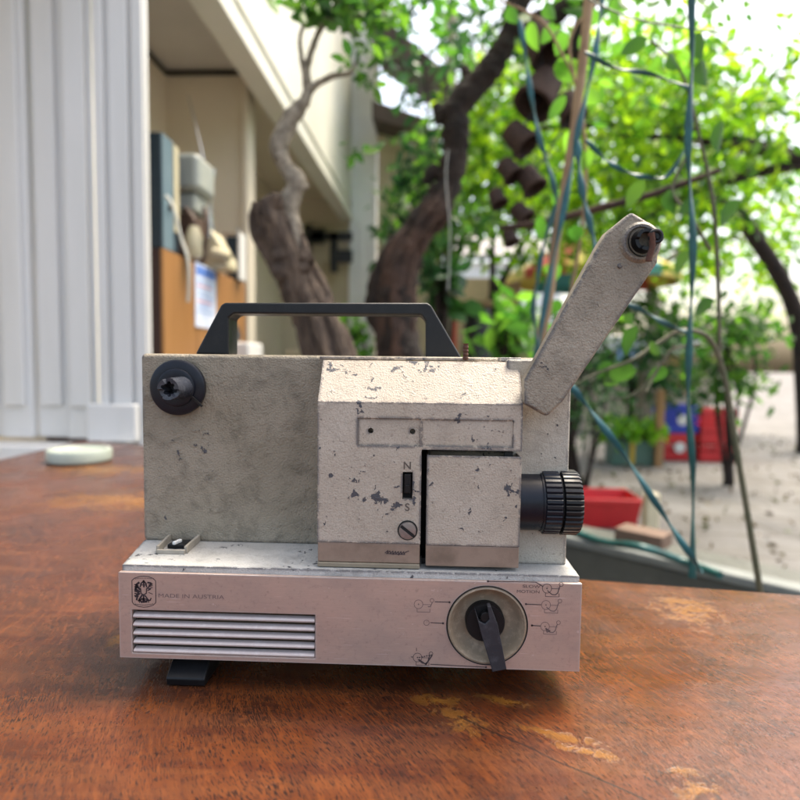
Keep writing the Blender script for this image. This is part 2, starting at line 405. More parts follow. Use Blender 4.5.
def cut(o, cutters):
    cs = []
    for c in cutters:
        k = c.build('cutter_tmp', DARKGAP, None, origin=(0, 0, 0)); cs.append(k)
        k.location = (0, 0, 0)
    off = org(o)
    for k in cs:
        # cutter is in world space; object mesh is offset by its parent
        md = o.modifiers.new('cut', 'BOOLEAN'); md.operation = 'DIFFERENCE'; md.solver = 'EXACT'; md.object = k
    bpy.context.view_layer.update()
    ev = o.evaluated_get(bpy.context.evaluated_depsgraph_get())
    me = bpy.data.meshes.new_from_object(ev)
    o.modifiers.clear(); o.data = me
    for k in cs: bpy.data.objects.remove(k)
    me.polygons.foreach_set('use_smooth', [False]*len(me.polygons))
    return o
def add_bevel(o, wd, seg=2, angle=35):
    o.data.polygons.foreach_set('use_smooth', [True]*len(o.data.polygons))
    b = o.modifiers.new('bevel', 'BEVEL'); b.width = wd; b.segments = seg; b.limit_method = 'ANGLE'
    b.angle_limit = math.radians(angle); b.harden_normals = True; b.use_clamp_overlap = True

def quadpts(x0, y0, x1, y1, Y): return [P(x0, y0, Y), P(x1, y0, Y), P(x1, y1, Y), P(x0, y1, Y)]
def rect(px0, py0, px1, py1, Y):
    """axis-aligned rectangle (x0,z0,x1,z1) on plane Y from mean pixel corners"""
    a, b, c, d = P(px0, py0, Y), P(px1, py0, Y), P(px1, py1, Y), P(px0, py1, Y)
    return (a.x+d.x)/2, (c.z+d.z)/2, (b.x+c.x)/2, (a.z+b.z)/2
def rbox(px0, py0, px1, py1, Y, dep):
    x0, z0, x1, z1 = rect(px0, py0, px1, py1, Y); return MB().box((x0, Y, z0), (x1, Y+dep, z1))

# ================================================================== TABLE
tbl = empty('wooden_table', (0, .5, GROUND))
tag(tbl, 'worn reddish brown varnished wooden table under the film projector', 'table')
e1 = PZ(584, 578, 0); e2 = PZ(702, 586.5, 0)
far = PZ(140, 457, 0); far2 = PZ(98, 437, 0)
d12 = (e2-e1).normalized()
poly = [Vector((-.95, -.35, 0)), Vector((.80, -.35, 0)), e1+d12*.75, e1-d12*.06, Vector((-.06, .74, 0)), Vector((-.30, 1.22, 0)), Vector((-.52, 1.50, 0)), Vector((-.95, 1.62, 0))]
MB().prism([q-Vector((0, 0, .035)) for q in poly], (0, 0, .035)).build('tabletop', TABLE, tbl, bevel=.006)
for x, y in ((-.85, -.25), (.7, -.25), (.62, .5), (-.8, 1.42)):
    MB().box((x-.035, y-.035, GROUND), (x+.035, y+.035, -.036)).build('leg', MAROON, tbl, bevel=.004)

# ================================================================== PROJECTOR
F = .400                       # front plane of the base
YB, YH, YR = .460, .408, .426  # body front, head front, right housing front
x0, z0, x1, z1 = rect(118.5, 569, 581.5, 578.5, F)
zt = P(350, 573, F).z; zb = (P(119, 657, F).z + P(579, 672, F).z)/2
xl = (P(118, 568, F).x+P(120, 657, F).x)/2; xr = (P(583, 580, F).x+P(579, 672, F).x)/2
pr = empty('film_projector', ((xl+xr)/2, .45, 0))
tag(pr, 'old chipped beige film projector with a black carrying handle on the wooden table', 'projector')

# --- base
topz = zt + .0006
base = MB().prism([Vector(q) for q in ((xl+.001, F+.0036, zb+.001), (xr-.001, F+.0036, zb+.001), (xr-.001, F+.05, zb+.001), (xr-.018, F+.13, zb+.001), (xl-.010, F+.13, zb+.001), (xl-.010, F+.06, zb+.001))], (0, 0, topz-zb-.001)).build('base_housing', BASEP, pr)
vx0, vz0, vx1, vz1 = rect(132, 612.5, 315, 656, F)
dc = P(487, 625.5, F); DR = R(41, F)
cut(base, [MB().box((vx0-.001, F-.01, vz0-.001), (vx1+.001, F+.03, vz1+.001)), MB().lathe([(DR, -.015), (DR, .02)], dc, seg=64)])
add_bevel(base, .003)
panel = MB().prism([Vector((xl, F, zb)), Vector((xr, F, zb)), Vector((xr, F, zt-.0035)), Vector((xl, F, zt-.0035))], (0, .0034, 0)).build('front_panel', PINK, pr)
cut(panel, [MB().box((vx0, F-.01, vz0), (vx1, F+.03, vz1)), MB().lathe([(DR, -.015), (DR, .02)], dc, seg=64)])
add_bevel(panel, .0006)
# louvres
lou = MB(); k = 5; pitch = (vz1-vz0)/k
for i in range(k):
    zc = vz1 - (i+1)*pitch
    prof = [(F+.0010, zc+.0002), (F+.0002, zc+pitch*.26), (F+.0016, zc+pitch*.46), (F+.005, zc+pitch*.56), (F+.006, zc+pitch*.46), (F+.003, zc+.0002)]
    lou.prism([Vector((vx0+.0004, y, z)) for y, z in prof], (vx1-vx0-.0008, 0, 0))
lou.build('vent_louvres', SILV, pr, bevel=.0005, seg=2)
MB().box((vx0-.0005, F+.0095, vz0-.0005), (vx1+.0005, F+.0115, vz1+.0005)).build('vent_backing', mat('olive_vent_shade', (.10, .085, .05), .7), pr)  # olive colour puts the shadow between the slats into the backing
# dial
MB().lathe([(DR-.0002, .0004), (DR+.0001, .0009), (DR+.0004, .0002), (DR+.0004, .00005)], dc, seg=72, close=False).build('dial_ring', DARKGAP, pr, smooth=True)
dish = MB().lathe([(DR-.0006, -.012), (DR-.0006, .0004), (DR-.0018, .0008), (DR-.0030, -.0004), (DR-.0050, -.0055), (DR-.0095, -.0082), (.014, -.0088), (.001, -.0088)], dc, seg=72, close=False)
dish.build('dial', DISHP, pr, smooth=True)
kc = P(485.5, 624, F)
knob = MB().lathe([(.0134, -.0088), (.0134, -.002), (.0126, -.0008), (.0001, -.0006)], kc, seg=48).build('dial_knob', BLACK, pr, smooth=True)
# lever: tapered bar with a forked top
def LP(px, py, Y): return P(px, py, Y)
lv = [LP(474, 606, F), LP(478.5, 618, F), LP(484, 620.5, F), LP(488.5, 616.5, F), LP(486.5, 603, F), LP(489.5, 602.5, F), LP(497, 622, F), LP(505.5, 665, F), LP(491.5, 667.5, F), LP(480, 629, F)]
MB().prism([q+Vector((0, -.006, 0)) for q in lv], (0, .006, 0)).build('selector_lever', plastic('lever_plastic', (.022, .024, .03), .45, .35), pr, bevel=.0006)
MB().lathe([(.0035, 0), (.0035, .0045)], LP(485, 615, F), seg=20).build('lever_pin', BLACK, pr, bevel=.0004)

# --- panel print
def strokes(name, lines, m, Y, w_=.6, parent=pr):
    mb = MB()
    for ln in lines:
        ww = w_
        if isinstance(ln[0], (int, float)): ww, ln = ln[0], ln[1]
        pts = [P(a, b, Y) for a, b in ln]; h = R(ww/2, Y)
        for a, b in zip(pts[:-1], pts[1:]):
            t = b-a
            if t.length < 1e-7: continue
            t.normalize(); nn = Vector((-t.z, 0, t.x))*h; a2 = a - t*h*.4; b2 = b + t*h*.4
            mb.add([a2-nn, b2-nn, b2+nn, a2+nn], [(0, 1, 2, 3)])
    return mb.build(name, m, parent)
def circ(cx, cy, r, a0=0, a1=360, k=18):
    return [(cx+r*math.cos(math.radians(a0+(a1-a0)*i/k)), cy+r*math.sin(math.radians(a0+(a1-a0)*i/k))) for i in range(k+1)]
YF = F-.00012
def symbol(cx, cy, s=1., hook=True):
    """little line drawing of a projector: reel, arm, base"""
    L = [circ(cx, cy, 4.6*s), (circ(cx, cy, .5, k=6)), [(cx+4.6*s, cy+.2), (cx+13*s, cy+.4)], circ(cx+14.2*s, cy-4*s, 2.*s, k=12),
         [(cx-1.5*s, cy+4.6*s), (cx-1.5*s, cy+8.*s), (cx+12*s, cy+8.4*s), (cx+12*s, cy+5*s)]]
    if hook: L += [(.9, [(cx+.5*s, cy+2.2*s), (cx+5*s, cy+6*s), (cx+8.5*s, cy+6.3*s), (cx+10.8*s, cy+4.4*s), (cx+12.2*s, cy-.5*s), (cx+13.*s, cy-2.*s)])]
    else: L += [(.9, [(cx+10*s, cy+2.6*s), (cx+12.5*s, cy+2.4*s), (cx+14.5*s, cy-1.8*s)])]
    return L
L1 = symbol(547, 588.5) + [(1., [(489, 581.3), (536, 582.2), (543, 586.5)])]
L2 = symbol(546, 605, .98)
L3 = symbol(545, 626.5, .95) + [(1.2, [(546, 628.5), (550, 631), (547, 632.2), (546.3, 629)])]
L4 = symbol(418.5, 604.3, .95, False); L5 = [circ(426.5, 622.8, 2.7, k=14)]
L6 = symbol(417.5, 657.5, .95) + [(1.1, [(419+i*2.4, 657.6-i*.5), (420.2+i*2.4, 657.3-i*.5)]) for i in range(6)] + [(1.3, [(419, 659.5), (426, 664.5), (432, 655.5)])] + [(.8, [(411, 657), (413, 657)]), (.6, [(416.5, 648), (416.5, 651)])]
LL = [(.9, [(527, 604.2), (541, 604.8)]), (.9, [(533, 625.6), (540.6, 626)]), (.9, [(435, 601.8), (448.6, 602.2)]), (.9, [(430.5, 622.6), (442, 623.3)]), (.9, [(430.5, 664.3), (485, 667.2)])]
def dot(cx, cy, r=1.15): return [(r*.9, circ(cx, cy, r*.5, k=8))]
LD_ = dot(488, 581.3)+dot(526, 604.1)+dot(532, 625.5)+dot(449.5, 602.3)+dot(443, 623.3)+dot(486, 667.2)
for L_, m_ in ((L1+dot(488, 581.3), INK), (L6+LL[4:]+dot(486, 667.2), INK), (L2, INK2), (L3, INK2), (L4, INK2), (L5, INK2), (LL[:1]+dot(526, 604.1), INK), (LL[1:2]+dot(532, 625.5), INK), (LL[2:3]+dot(449.5, 602.3), INK), (LL[3:4]+dot(443, 623.3), INK)):
    strokes('printed_symbol', L_, m_, YF, .55)

def text(s, px, py, h, m, Y, parent=pr, name='lettering', sx=1., bold=.0, rot=0.):
    cu = bpy.data.curves.new('lettering_curve', 'FONT'); cu.body = s; cu.align_x = 'CENTER'; cu.align_y = 'CENTER'; cu.offset = bold
    cu.size = 1; t = bpy.data.objects.new('tmp_text', cu); COL.objects.link(t)
    bpy.context.view_layer.update()
    me = bpy.data.meshes.new_from_object(t.evaluated_get(bpy.context.evaluated_depsgraph_get()))
    bpy.data.objects.remove(t)
    c = P(px, py, Y); k = R(h, Y)/.72
    ca, sa = math.cos(rot), math.sin(rot)
    for q in me.vertices:
        X, Z = q.co.x*k*sx, q.co.y*k; q.co = Vector((c.x+X*ca-Z*sa, Y, c.z+X*sa+Z*ca)) - org(parent)
    me.materials.clear(); me.materials.append(m)
    o = bpy.data.objects.new(name, me); COL.objects.link(o); o.parent = parent; ORG[o.name] = org(parent); return o
text('MADE IN AUSTRIA', 191, 596.6, 4.3, INK2, YF, sx=1.42)
text('SLOW', 531.5, 586.6, 3.1, INK, YF, sx=1.5)
text('MOTION', 528.2, 591.8, 3.1, INK, YF, sx=1.35)
# crest: rounded badge outline with a spread eagle carrying a small shield
bx, by = 143.6, 591.5
badge = [(bx-11.7, by-11), (bx-9, by-13.4), (bx-4, by-15), (bx, by-15.3), (bx+5, by-14.8), (bx+9.5, by-13), (bx+12, by-10.6), (bx+12.2, by+11), (bx+9.5, by+13.8), (bx+4, by+15.4), (bx, by+15.7), (bx-5, by+15), (bx-9.5, by+13), (bx-11.4, by+10.6), (bx-11.7, by-11)]
em = [(.7, badge)]
em += [(.6, [(bx-8.5+i*1.7, by-12.3-1.0*math.cos((i-5)/5*1.3)), (bx-7.7+i*1.7, by-12.3-1.0*math.cos((i-4.6)/5*1.3))]) for i in range(10)]
em += [(.7, [(bx-8.5+i*1.7, by+12.2+1.3*math.cos((i-5)/5*1.3)), (bx-7.5+i*1.7, by+12.2+1.3*math.cos((i-4.6)/5*1.3))]) for i in range(11)]
em += [(1.2, [(bx-3.5, by-4.5), (bx-2.5, by-8), (bx, by-10.5), (bx+2.3, by-8), (bx+3, by-4.5)]), (1.4, [(bx, by-11), (bx+.3, by-4.5)]), (.8, [(bx-2.6, by-6.5), (bx+2.6, by-6.5)])]
em += [(1.8, [(bx-4.5, by-9), (bx-7, by-7), (bx-8, by-2)]), (1.6, [(bx-3.6, by-2), (bx-6.5, by-5.5)]), (1.6, [(bx-3.8, by), (bx-8.8, by-1)]), (1.7, [(bx-4, by+2), (bx-8.5, by+5)]), (1.5, [(bx-5.5, by+1), (bx-7, by+8.5)])]
em += [(1.5, [(bx+4, by-9), (bx+6.6, by-8.5), (bx+8.2, by-7)]), (1.2, [(bx+3.8, by-3), (bx+6.6, by-6.4), (bx+7.2, by-9)]), (.9, [(bx+4, by-1), (bx+7, by-2.4)]), (.6, [(bx+5, by+1), (bx+9, by+2.6)])]
em += [(.9, [(bx-3, by-3.2), (bx-2.6, by+2), (bx, by+3.4), (bx+2.7, by+1.8), (bx+3, by-3.2)]), (1.4, [(bx-1.5, by+3.6), (bx-4.4, by+8), (bx-1.5, by+11)]), (1.4, [(bx, by+4), (bx, by+11)]), (1.2, [(bx+1.4, by+4), (bx+4.6, by+8.5), (bx+1.8, by+10.6)]), (1., [(bx-5.5, by+9.4), (bx, by+7), (bx+6.5, by+9), (bx+7.5, by+6.6)]), (.8, [(bx-3, by+6.5), (bx+3.3, by+10)])]
em = em[:22] + [((l_[0]*1.25, l_[1]) if isinstance(l_[0], (int, float)) else l_) for l_ in em[22:]]
em += [(1.3, [(bx-9, by-7+i*2.2), (bx-5.2, by-5.5+i*2.1)]) for i in range(6)] + [(.9, [(bx+8.8, by-8+i*2.), (bx+5, by-6.4+i*1.9)]) for i in range(3)] + [(1., [(bx-5+i*2, by+8.6), (bx-4+i*1.8, by+11)]) for i in range(6)]
strokes('eagle_crest', em, mat('crest_ink', (.03, .02, .025), .6), YF, .8)

# --- main body
bl = (P(140.5, 360, YB).x+P(143, 540, YB).x)/2; bt = P(300, 355.2, YB).z; br_ = (P(571, 415, YR).x+P(566, 560, YR).x)/2
body = MB().box((bl, YB, topz-.001), (br_-.002, YB+.075, bt)).build('body', BEIGE2, pr, bevel=.0035, seg=4)
MB().box((bl-.0008, YB+.012, topz), (bl+.001, YB+.013, bt-.004)).build('side_seam', DARKGAP, pr)
rh = MB().box((P(505, 450, YR).x, YR, topz-.001), (br_, YB+.06, bt-.0015)).build('lens_housing', painted('light_beige_paint', (.47, .44, .37), (.40, .36, .29), chip=.2, dirt=.45, seed=12), pr, bevel=.002)

# --- head (mechanism housing) with door bay
hx0 = (P(318, 365, YH).x+P(317, 565, YH).x)/2; hx1 = (P(522.5, 410, YH).x+P(522.5, 450, YH).x)/2
hzb = topz+.0005; hz1 = P(420, 403, YH).z; hzt = P(420, 361.2, YH+.022).z; hzs = P(370, 543, YH).z
headprof = [(YH, hzs), (YH, hz1), (YH+.022, hzt), (YB+.03, hzt+.0005), (YB+.03, hzs)]
head = MB().prism([Vector((hx0, y, z)) for y, z in headprof], (hx1-hx0, 0, 0)).build('mechanism_housing', BEIGE, pr)
dx0 = (P(420.5, 455, YH).x+P(421, 565, YH).x)/2; dzt = P(470, 450.5, YH).z
lx0, lz0, lx1, lz1 = rect(357.5, 419, 513.5, 447, YH); lxm = P(421, 433, YH).x
sx0, sz0, sx1, sz1 = rect(402.5, 472, 412.5, 499.5, YH)
hA, hB = P(370.5, 431, YH), P(412.5, 431.8, YH)
cut(head, [MB().box((dx0, YH-.01, hzs-.01), (hx1+.01, YH+.030, dzt)),
           MB().box((lx0, YH-.01, lz0), (lxm-.0003, YH+.0016, lz1)), MB().box((lxm+.0003, YH-.01, lz0+.0004), (lx1, YH+.0012, lz1-.0002)),
           MB().box((sx0, YH-.01, sz0), (sx1, YH+.006, sz1)),
           MB().lathe([(.0019, -.01), (.0019, .01)], hA, seg=20), MB().lathe([(.0019, -.01), (.0019, .01)], hB, seg=20)])
add_bevel(head, .0009, 2, 28)
# tan lower strip, flange
MB().box((hx0+.0002, YH+.0004, hzb+.0035), (dx0-.0003, YB+.025, hzs-.0001)).build('lower_strip', TAN, pr, bevel=.0008)
MB().box((hx0, YH-.0003, hzb), (dx0-.0002, YB+.025, hzb+.0033)).build('bottom_flange', simple('olive_flange', (.27, .23, .165), (.2, .17, .12), 60, .5), pr, bevel=.0008)
MB().box((dx0+.0003, YH+.029, hzb), (hx1-.001, YB+.02, dzt-.0002)).build('bay_back', DARKGAP, pr)
MB().box((dx0+.001, YH+.012, hzb), (hx1-.004, YH+.0289, hzb+.004)).build('bay_floor', BLACK, pr)
# door: box with open top, tan strip along its bottom
gx0 = (P(426.5, 460, YH).x+P(426, 560, YH).x)/2; gx1 = (P(521.3, 460, YH).x+P(519.5, 560, YH).x)/2
gzt = P(470, 456, YH).z; gzs = P(470, 546, YH).z; gzb = P(470, 567, YH).z
door = MB().box((gx0, YH-.0005, gzs), (gx1, YH+.026, gzt)).build('lens_door', BEIGE, pr)
cut(door, [MB().box((gx0+.0012, YH+.0012, gzs+.004), (gx1-.0012, YH+.025, gzt+.01))])
add_bevel(door, .0007, 2)
MB().box((gx0, YH-.0001, gzb), (gx1-.0003, YH+.024, gzs-.0001)).build('door_strip', TAN, pr, bevel=.0007)
g = P(506, 455, YH)
MB().box((g.x, YH+.008, gzt-.003), (g.x+.006, YH+.012, gzt+.0022)).build('door_catch', DARKM, pr, bevel=.0004)
# top plate sliver on the head
tp0, tp1 = P(325, 360, YB).x, P(478, 360, YB).x
MB().box((tp0, YH+.028, hzt+.0006), (tp1, YB-.001, hzt+.0028)).build('top_plate', BEIGE, pr, bevel=.0006)
tp2, tp3 = P(497, 360, YB).x, P(516, 360, YB).x
MB().box((tp2, YH+.026, hzt+.0006), (tp3, YB-.004, hzt+.0034)).build('hinge_plate', BASEP, pr, bevel=.0006)
# switch, letters, screw, logo scrawl
sw_ = MB().box((sx0+.0013, YH-.0012, sz0+.0045), (sx1-.0013, YH+.005, sz1-.0015)); sw_.box((sx0+.0022, YH-.0028, sz0+.0055), (sx1-.0022, YH-.0012, sz0+.0105))
sw_.build('slide_switch', BLACK, pr, bevel=.0004)
MB().box((sx0-.0005, YH+.0058, sz0-.0005), (sx1+.0005, YH+.0062, sz1+.0005)).build('switch_slot', DARKGAP, pr)
EMB = mat('embossed_letter', (.10, .08, .065), .6)
text('N', 407.3, 466, 8, EMB, YH-.0002, bold=.012); text('S', 407.3, 507.6, 8, EMB, YH-.0002, bold=.012)
sc_ = P(407.6, 530.2, YH)
MB().lathe([(R(10.2, YH), -.0005), (R(10.2, YH), .0004)], sc_, seg=36).build('screw_recess', DARKGAP, pr)
scr = MB().lathe([(R(8.9, YH), -.001), (R(8.9, YH), .0018), (R(8.2, YH), .0026), (R(3, YH), .0030), (.00005, .0030)], sc_, seg=40).build('screw', CHROME, pr)
cut(scr, [MB().box(sc_+Vector((-.02, -.01, -.0011)), sc_+Vector((.02, -.0008, .0011)), Matrix.Rotation(math.radians(38), 3, 'Y'), sc_)])
scr.data.materials.clear(); scr.data.materials.append(CHROME); add_bevel(scr, .0003)
MB().box(sc_+Vector((-R(8.3, YH), -.0030, -.0009)), sc_+Vector((R(8.3, YH), -.0028, .0009)), Matrix.Rotation(math.radians(38), 3, 'Y'), sc_+Vector((0, -.0029, 0))).build('screw_slot_shade', DARKGAP, pr)  # dark bar over the screw face, slot shade put into colour
strokes('maker_mark', [(.9, [(385, 553), (388, 550.6), (387.5, 553), (390, 551), (390.5, 553.2), (393, 551), (393, 554.5), (395.5, 551.3), (396, 553.6), (398.5, 551.5), (398.5, 555), (401, 551.5), (401.5, 554), (403.8, 551.7), (404, 553.8), (406, 552), (408.8, 551)]), (.8, [(386, 553.6), (405, 554.6)])], INK, YH+.0002, .8)
# rusty threaded pin on top
MB().lathe([(.0016 + (.0006 if i % 2 else 0), i*.0013) for i in range(9)]+[(.0022, .0118)], P(465.5, 360, YH+.026), (0, 0, 1), 14).build('rusty_pin', RUST, pr, smooth=True)

# --- rear left reel spindle
c = P(177.5, 387.5, YB-.004); RD = R(28.3, .455)
MB().lathe([(RD-.001, -.004), (RD, -.003), (RD, .0008), (RD-.0012, .0018), (R(19.5, .455), .0022), (R(19, .455), .0036), (R(17.5, .455), .0042), (.0080, .0034), (.0001, .0034)], c, seg=64).build('reel_disc', NAVY, pr, smooth=True)
def jag(r, h, k): return r
hub = MB(); seg = 36; hc = P(183, 387.5, YB-.006); ax = Vector((0, -1, 0)); L_ = .026
ro, ri = .0079, .0056
vs = []; fs = []
for k in range(seg):
    a = 2*math.pi*k/seg; dx, dz = math.cos(a), math.sin(a)
    n6 = .0014*(1 if (k % 12) < 7 else -1.2)
    hh = L_ + n6
    lob = ri - .0013*(1 if (k % 6) < 3 else 0)
    vs += [hc+Vector((dx*ro*1.08, 0, dz*ro*1.08)), hc+Vector((dx*ro, -hh, dz*ro)), hc+Vector((dx*lob, -hh+.0004, dz*lob)), hc+Vector((dx*lob, -hh+.016, dz*lob))]
for k in range(seg):
    a, b = k*4, ((k+1) % seg)*4
    fs += [(a, b, b+1, a+1), (a+1, b+1, b+2, a+2), (a+2, b+2, b+3, a+3)]
fs += [[k*4+3 for k in range(seg)]]
hub.add(vs, fs); hub.build('reel_spindle', plastic('spindle_plastic', (.03, .034, .045), .3, .4), pr, smooth=True)
slot = MB().box(P(196, 401, YB-.0085)+Vector((-.0062, 0, -.0008)), P(196, 401, YB-.0085)+Vector((.0062, .001, .0008)), Matrix.Rotation(math.radians(42), 3, 'Y'))
slot.build('disc_slot', DARKGAP, pr)

# --- arm
YA = .4005
ap = [(524.5, 404), (524.5, 380), (600, 243), (608, 231), (632, 211.5), (658, 227.5), (659.5, 232), (658.5, 262), (563, 402), (547, 417)]
MB().prism([P(a, b, YA) for a, b in ap], (0, .0145, 0)).build('reel_arm', ARMP, pr, bevel=.0022, seg=3)
ac = P(643, 241.5, YA)
# raised boss round the arm's end and the dark socket
MB().lathe([(R(21.5, YA), -.002), (R(19.5, YA), .0006), (R(17, YA), .0022), (R(14.6, YA), .0022), (R(14.2, YA), -.001)], P(640, 242.5, YA), seg=56, close=False).build('arm_boss', ARMP, pr, smooth=True)
MB().lathe([(R(14.6, YA), .0024), (R(14.4, YA), -.001), (.0001, -.001)], ac, seg=48, close=False).build('arm_socket', DARKGAP, pr, smooth=True)
sp_ = MB(); vs = []; fs = []; seg = 36
for k in range(seg):
    a = 2*math.pi*k/seg; hh = .008+.0012*(1 if (k % 12) < 6 else -1)
    for r, h in ((.0078, .0), (.0072, hh), (.0050, hh), (.0050, .002)):
        vs.append(ac+Vector((math.cos(a)*r, -h, math.sin(a)*r)))
for k in range(seg):
    a, b = k*4, ((k+1) % seg)*4; fs += [(a, b, b+1, a+1), (a+1, b+1, b+2, a+2), (a+2, b+2, b+3, a+3)]
sp_.add(vs, fs); sp_.build('arm_spindle', BLACK, pr, smooth=True)
yc = YA-.009
MB().tube([P(651, 233, yc), P(652.5, 245, yc), P(649.5, 256, yc), P(648.8, 261, yc)], [.0022, .0020, .0019, .0022], 10).build('spindle_clip', RUST, pr, smooth=True)
cc = P(656, 236.5, yc)
MB().tube([cc+Vector((.0036*math.cos(a), 0, .0036*math.sin(a))) for a in [i*math.pi/5 for i in range(11)]], .0014, 8, 3).build('clip_ring', BLACK, pr, smooth=True)
MB().lathe([(.0011, 0), (.0016, .0006), (.0011, .0012)], P(619.5, 266, YA), seg=14).build('arm_rivet', ARMP, pr, smooth=True)

# --- handle
YHD = .475
ho = [(195, 354), (221, 304.5), (225, 302.6), (427, 302.8), (431, 305), (462, 358.5), (425.5, 358.5), (425.5, 321), (421, 315), (234, 313.6), (228.5, 318), (228.5, 355)]
MB().prism([P(a, b, YHD) for a, b in ho], (0, .024, 0)).build('carrying_handle', HANDLE, pr, bevel=.0016, seg=3)

# --- lens
LY = .4285; lc = P(521, 502, LY)
xe = P(576.5, 502, LY).x; xm1 = P(540, 502, LY).x; xm2 = P(558, 502, LY).x; lc = Vector((lc.x-.01, LY, P(545, 501.5, LY).z))
rb, rr_ = R(28.5, LY), R(31.8, LY)
MB().lathe([(rb, 0), (rb, xm1-lc.x-.001), (rb+.0008, xm1-lc.x-.001), (rb+.001, xm1-lc.x+.001)], lc, (1, 0, 0), 72).build('lens_barrel', NAVY, pr, smooth=True)
def ridge(r, h, k): return r if (k % 4) < 3 else r-.0010
MB().lathe([(rr_-.002, xm1-lc.x), (rr_, xm1-lc.x+.0008), (rr_, xm2-lc.x-.0014), (rr_-.0012, xm2-lc.x-.0008)], lc, (1, 0, 0), 144, rfun=ridge).build('aperture_ring', NAVY, pr, smooth=True)
MB().lathe([(rr_-.002, xm2-lc.x-.001), (rr_-.002, xm2-lc.x+.0005)], lc, (1, 0, 0), 72).build('ring_gap', DARKGAP, pr, smooth=True)
MB().lathe([(rr_-.0015, xm2-lc.x), (rr_+.0003, xm2-lc.x+.0008), (rr_+.0003, xe-lc.x-.002), (rr_-.001, xe-lc.x), (rr_-.004, xe-lc.x), (rr_-.006, xe-lc.x-.003)], lc, (1, 0, 0), 144, rfun=ridge).build('focus_ring', BLACK, pr, smooth=True)
gl = mat('lens_glass', (.02, .025, .03), .05)
MB().lathe([(rr_-.005, xe-lc.x-.005), (rr_-.0055, xe-lc.x-.004), (rr_*.4, xe-lc.x-.0015), (.0001, xe-lc.x-.001)], lc, (1, 0, 0), 48).build('lens_glass', gl, pr, smooth=True)

# --- lead clip on the base top
tz = topz
def T(px, py, dz=0.): return PZ(px, py, tz+dz)
a_, b_, c_, d_ = T(157, 553.5), T(185, 554), T(170.5, 540.5), T(199.5, 541)
def bar(p, q, wd, h):
    t = (q-p).normalized(); s_ = Vector((-t.y, t.x, 0))*wd/2
    return MB().prism([p-s_, q-s_, q+s_, p+s_], (0, 0, h))
u = bar(a_, b_, .0022, .0032); k = bar(a_+Vector((0, .001, 0)), c_, .0022, .0055); u.add(k.v, k.f); k = bar(b_+Vector((0, .001, 0)), d_, .0022, .0055); u.add(k.v, k.f)
u.build('socket_bracket', simple('grey_beige_bracket', (.36, .33, .28), (.28, .25, .2), 90, .5), pr, bevel=.0005)
mid = (a_+b_+c_+d_)/4
MB().box(mid+Vector((-.0065, -.005, 0)), mid+Vector((.0075, .0085, .0035))).build('rocker', BLACK, pr, bevel=.001)
MB().box(mid+Vector((-.001, -.0065, .0035)), mid+Vector((.0015, .002, .006)), Matrix.Rotation(-.3, 3, 'Z')).build('rocker_pin', WHITEP, pr, bevel=.0006)

# --- feet
fx0, fx1 = P(165, 684, F).x, P(204, 684, F).x
def foot(x0_, x1_, y0_=F+.002, k=1):
    q = [(y0_, .0005), (y0_-.001, .006), (y0_+.002, .0085), (y0_+.022, zb+.002), (y0_+.05, zb+.002), (y0_+.03, .0005)]
    MB().prism([Vector((x0_, y, z)) for y, z in q], (x1_-x0_, 0, 0)).build('foot', BLACK, pr, bevel=.0012)
foot(fx0, fx1)
foot(xr-.045, xr-.020, F+.06)
foot(xl+.02, xl+.045, F+.085); foot(xr-.12, xr-.09, F+.085)

# ================================================================== OTHER TABLE THING
q = PZ(85, 461, 0)
tin = MB().lathe([(.0, 0), (.062, .0), (.066, .004), (.067, .022), (.064, .027), (.055, .028), (.052, .024), (.0001, .024)], (q.x-.012, q.y, .0005), (0, 0, 1), 56, close=False).build('round_lid', MINT, None, smooth=True)
tag(tin, 'shallow pale mint round lid lying on the table beside the projector', 'lid')

# ================================================================== HOUSE
def FX(Y): return -.872+.0233*Y          # plane of the facade
house = empty('house', (FX(3), 3, GROUND))
tag(house, 'white walled house with an open bay full of shelves and gear', 'house')
ZB = EYE+1.40                            # underside of the white wall over the bay
Y0, Y1 = 1.80, 5.95
# upper wall
def slab(Ya, Yb, za, zb_, th, off=0.):
    return MB().prism([Vector((FX(Ya)+off, Ya, za)), Vector((FX(Yb)+off, Yb, za)), Vector((FX(Yb)+off-th, Yb, za)), Vector((FX(Ya)+off-th, Ya, za))], (0, 0, zb_-za))
slab(-1.2, Y1, ZB, ZB+2.3, .10).build('upper_wall', WHITEWALL, house)
slab(-1.2, Y1+.01, ZB-.035, ZB+.03, .12, .018).build('beam_moulding', WHITEWALL, house, bevel=.006)
slab(-1.2, Y1, ZB+.10, ZB+.14, .03, .012).build('upper_moulding', WHITEWALL, house, bevel=.006)
cx0, cx1 = P(348.5, 250, Y1).x, P(375.5, 250, Y1).x
colm = MB().box((cx0, Y1+.01, GROUND), (cx1, Y1+.28, ZB+2.3))
for t in (.02, .36, .72): colm.box((cx0+(cx1-cx0)*t, Y1-.01, GROUND), (cx0+(cx1-cx0)*(t+.22), Y1+.009, ZB-.04))
colm.build('column', simple('shade_lifted_white', (.88, .89, .88), (.8, .8, .78), 3, .5), house, bevel=.006)  # separate white, raised to offset the shade on the column face
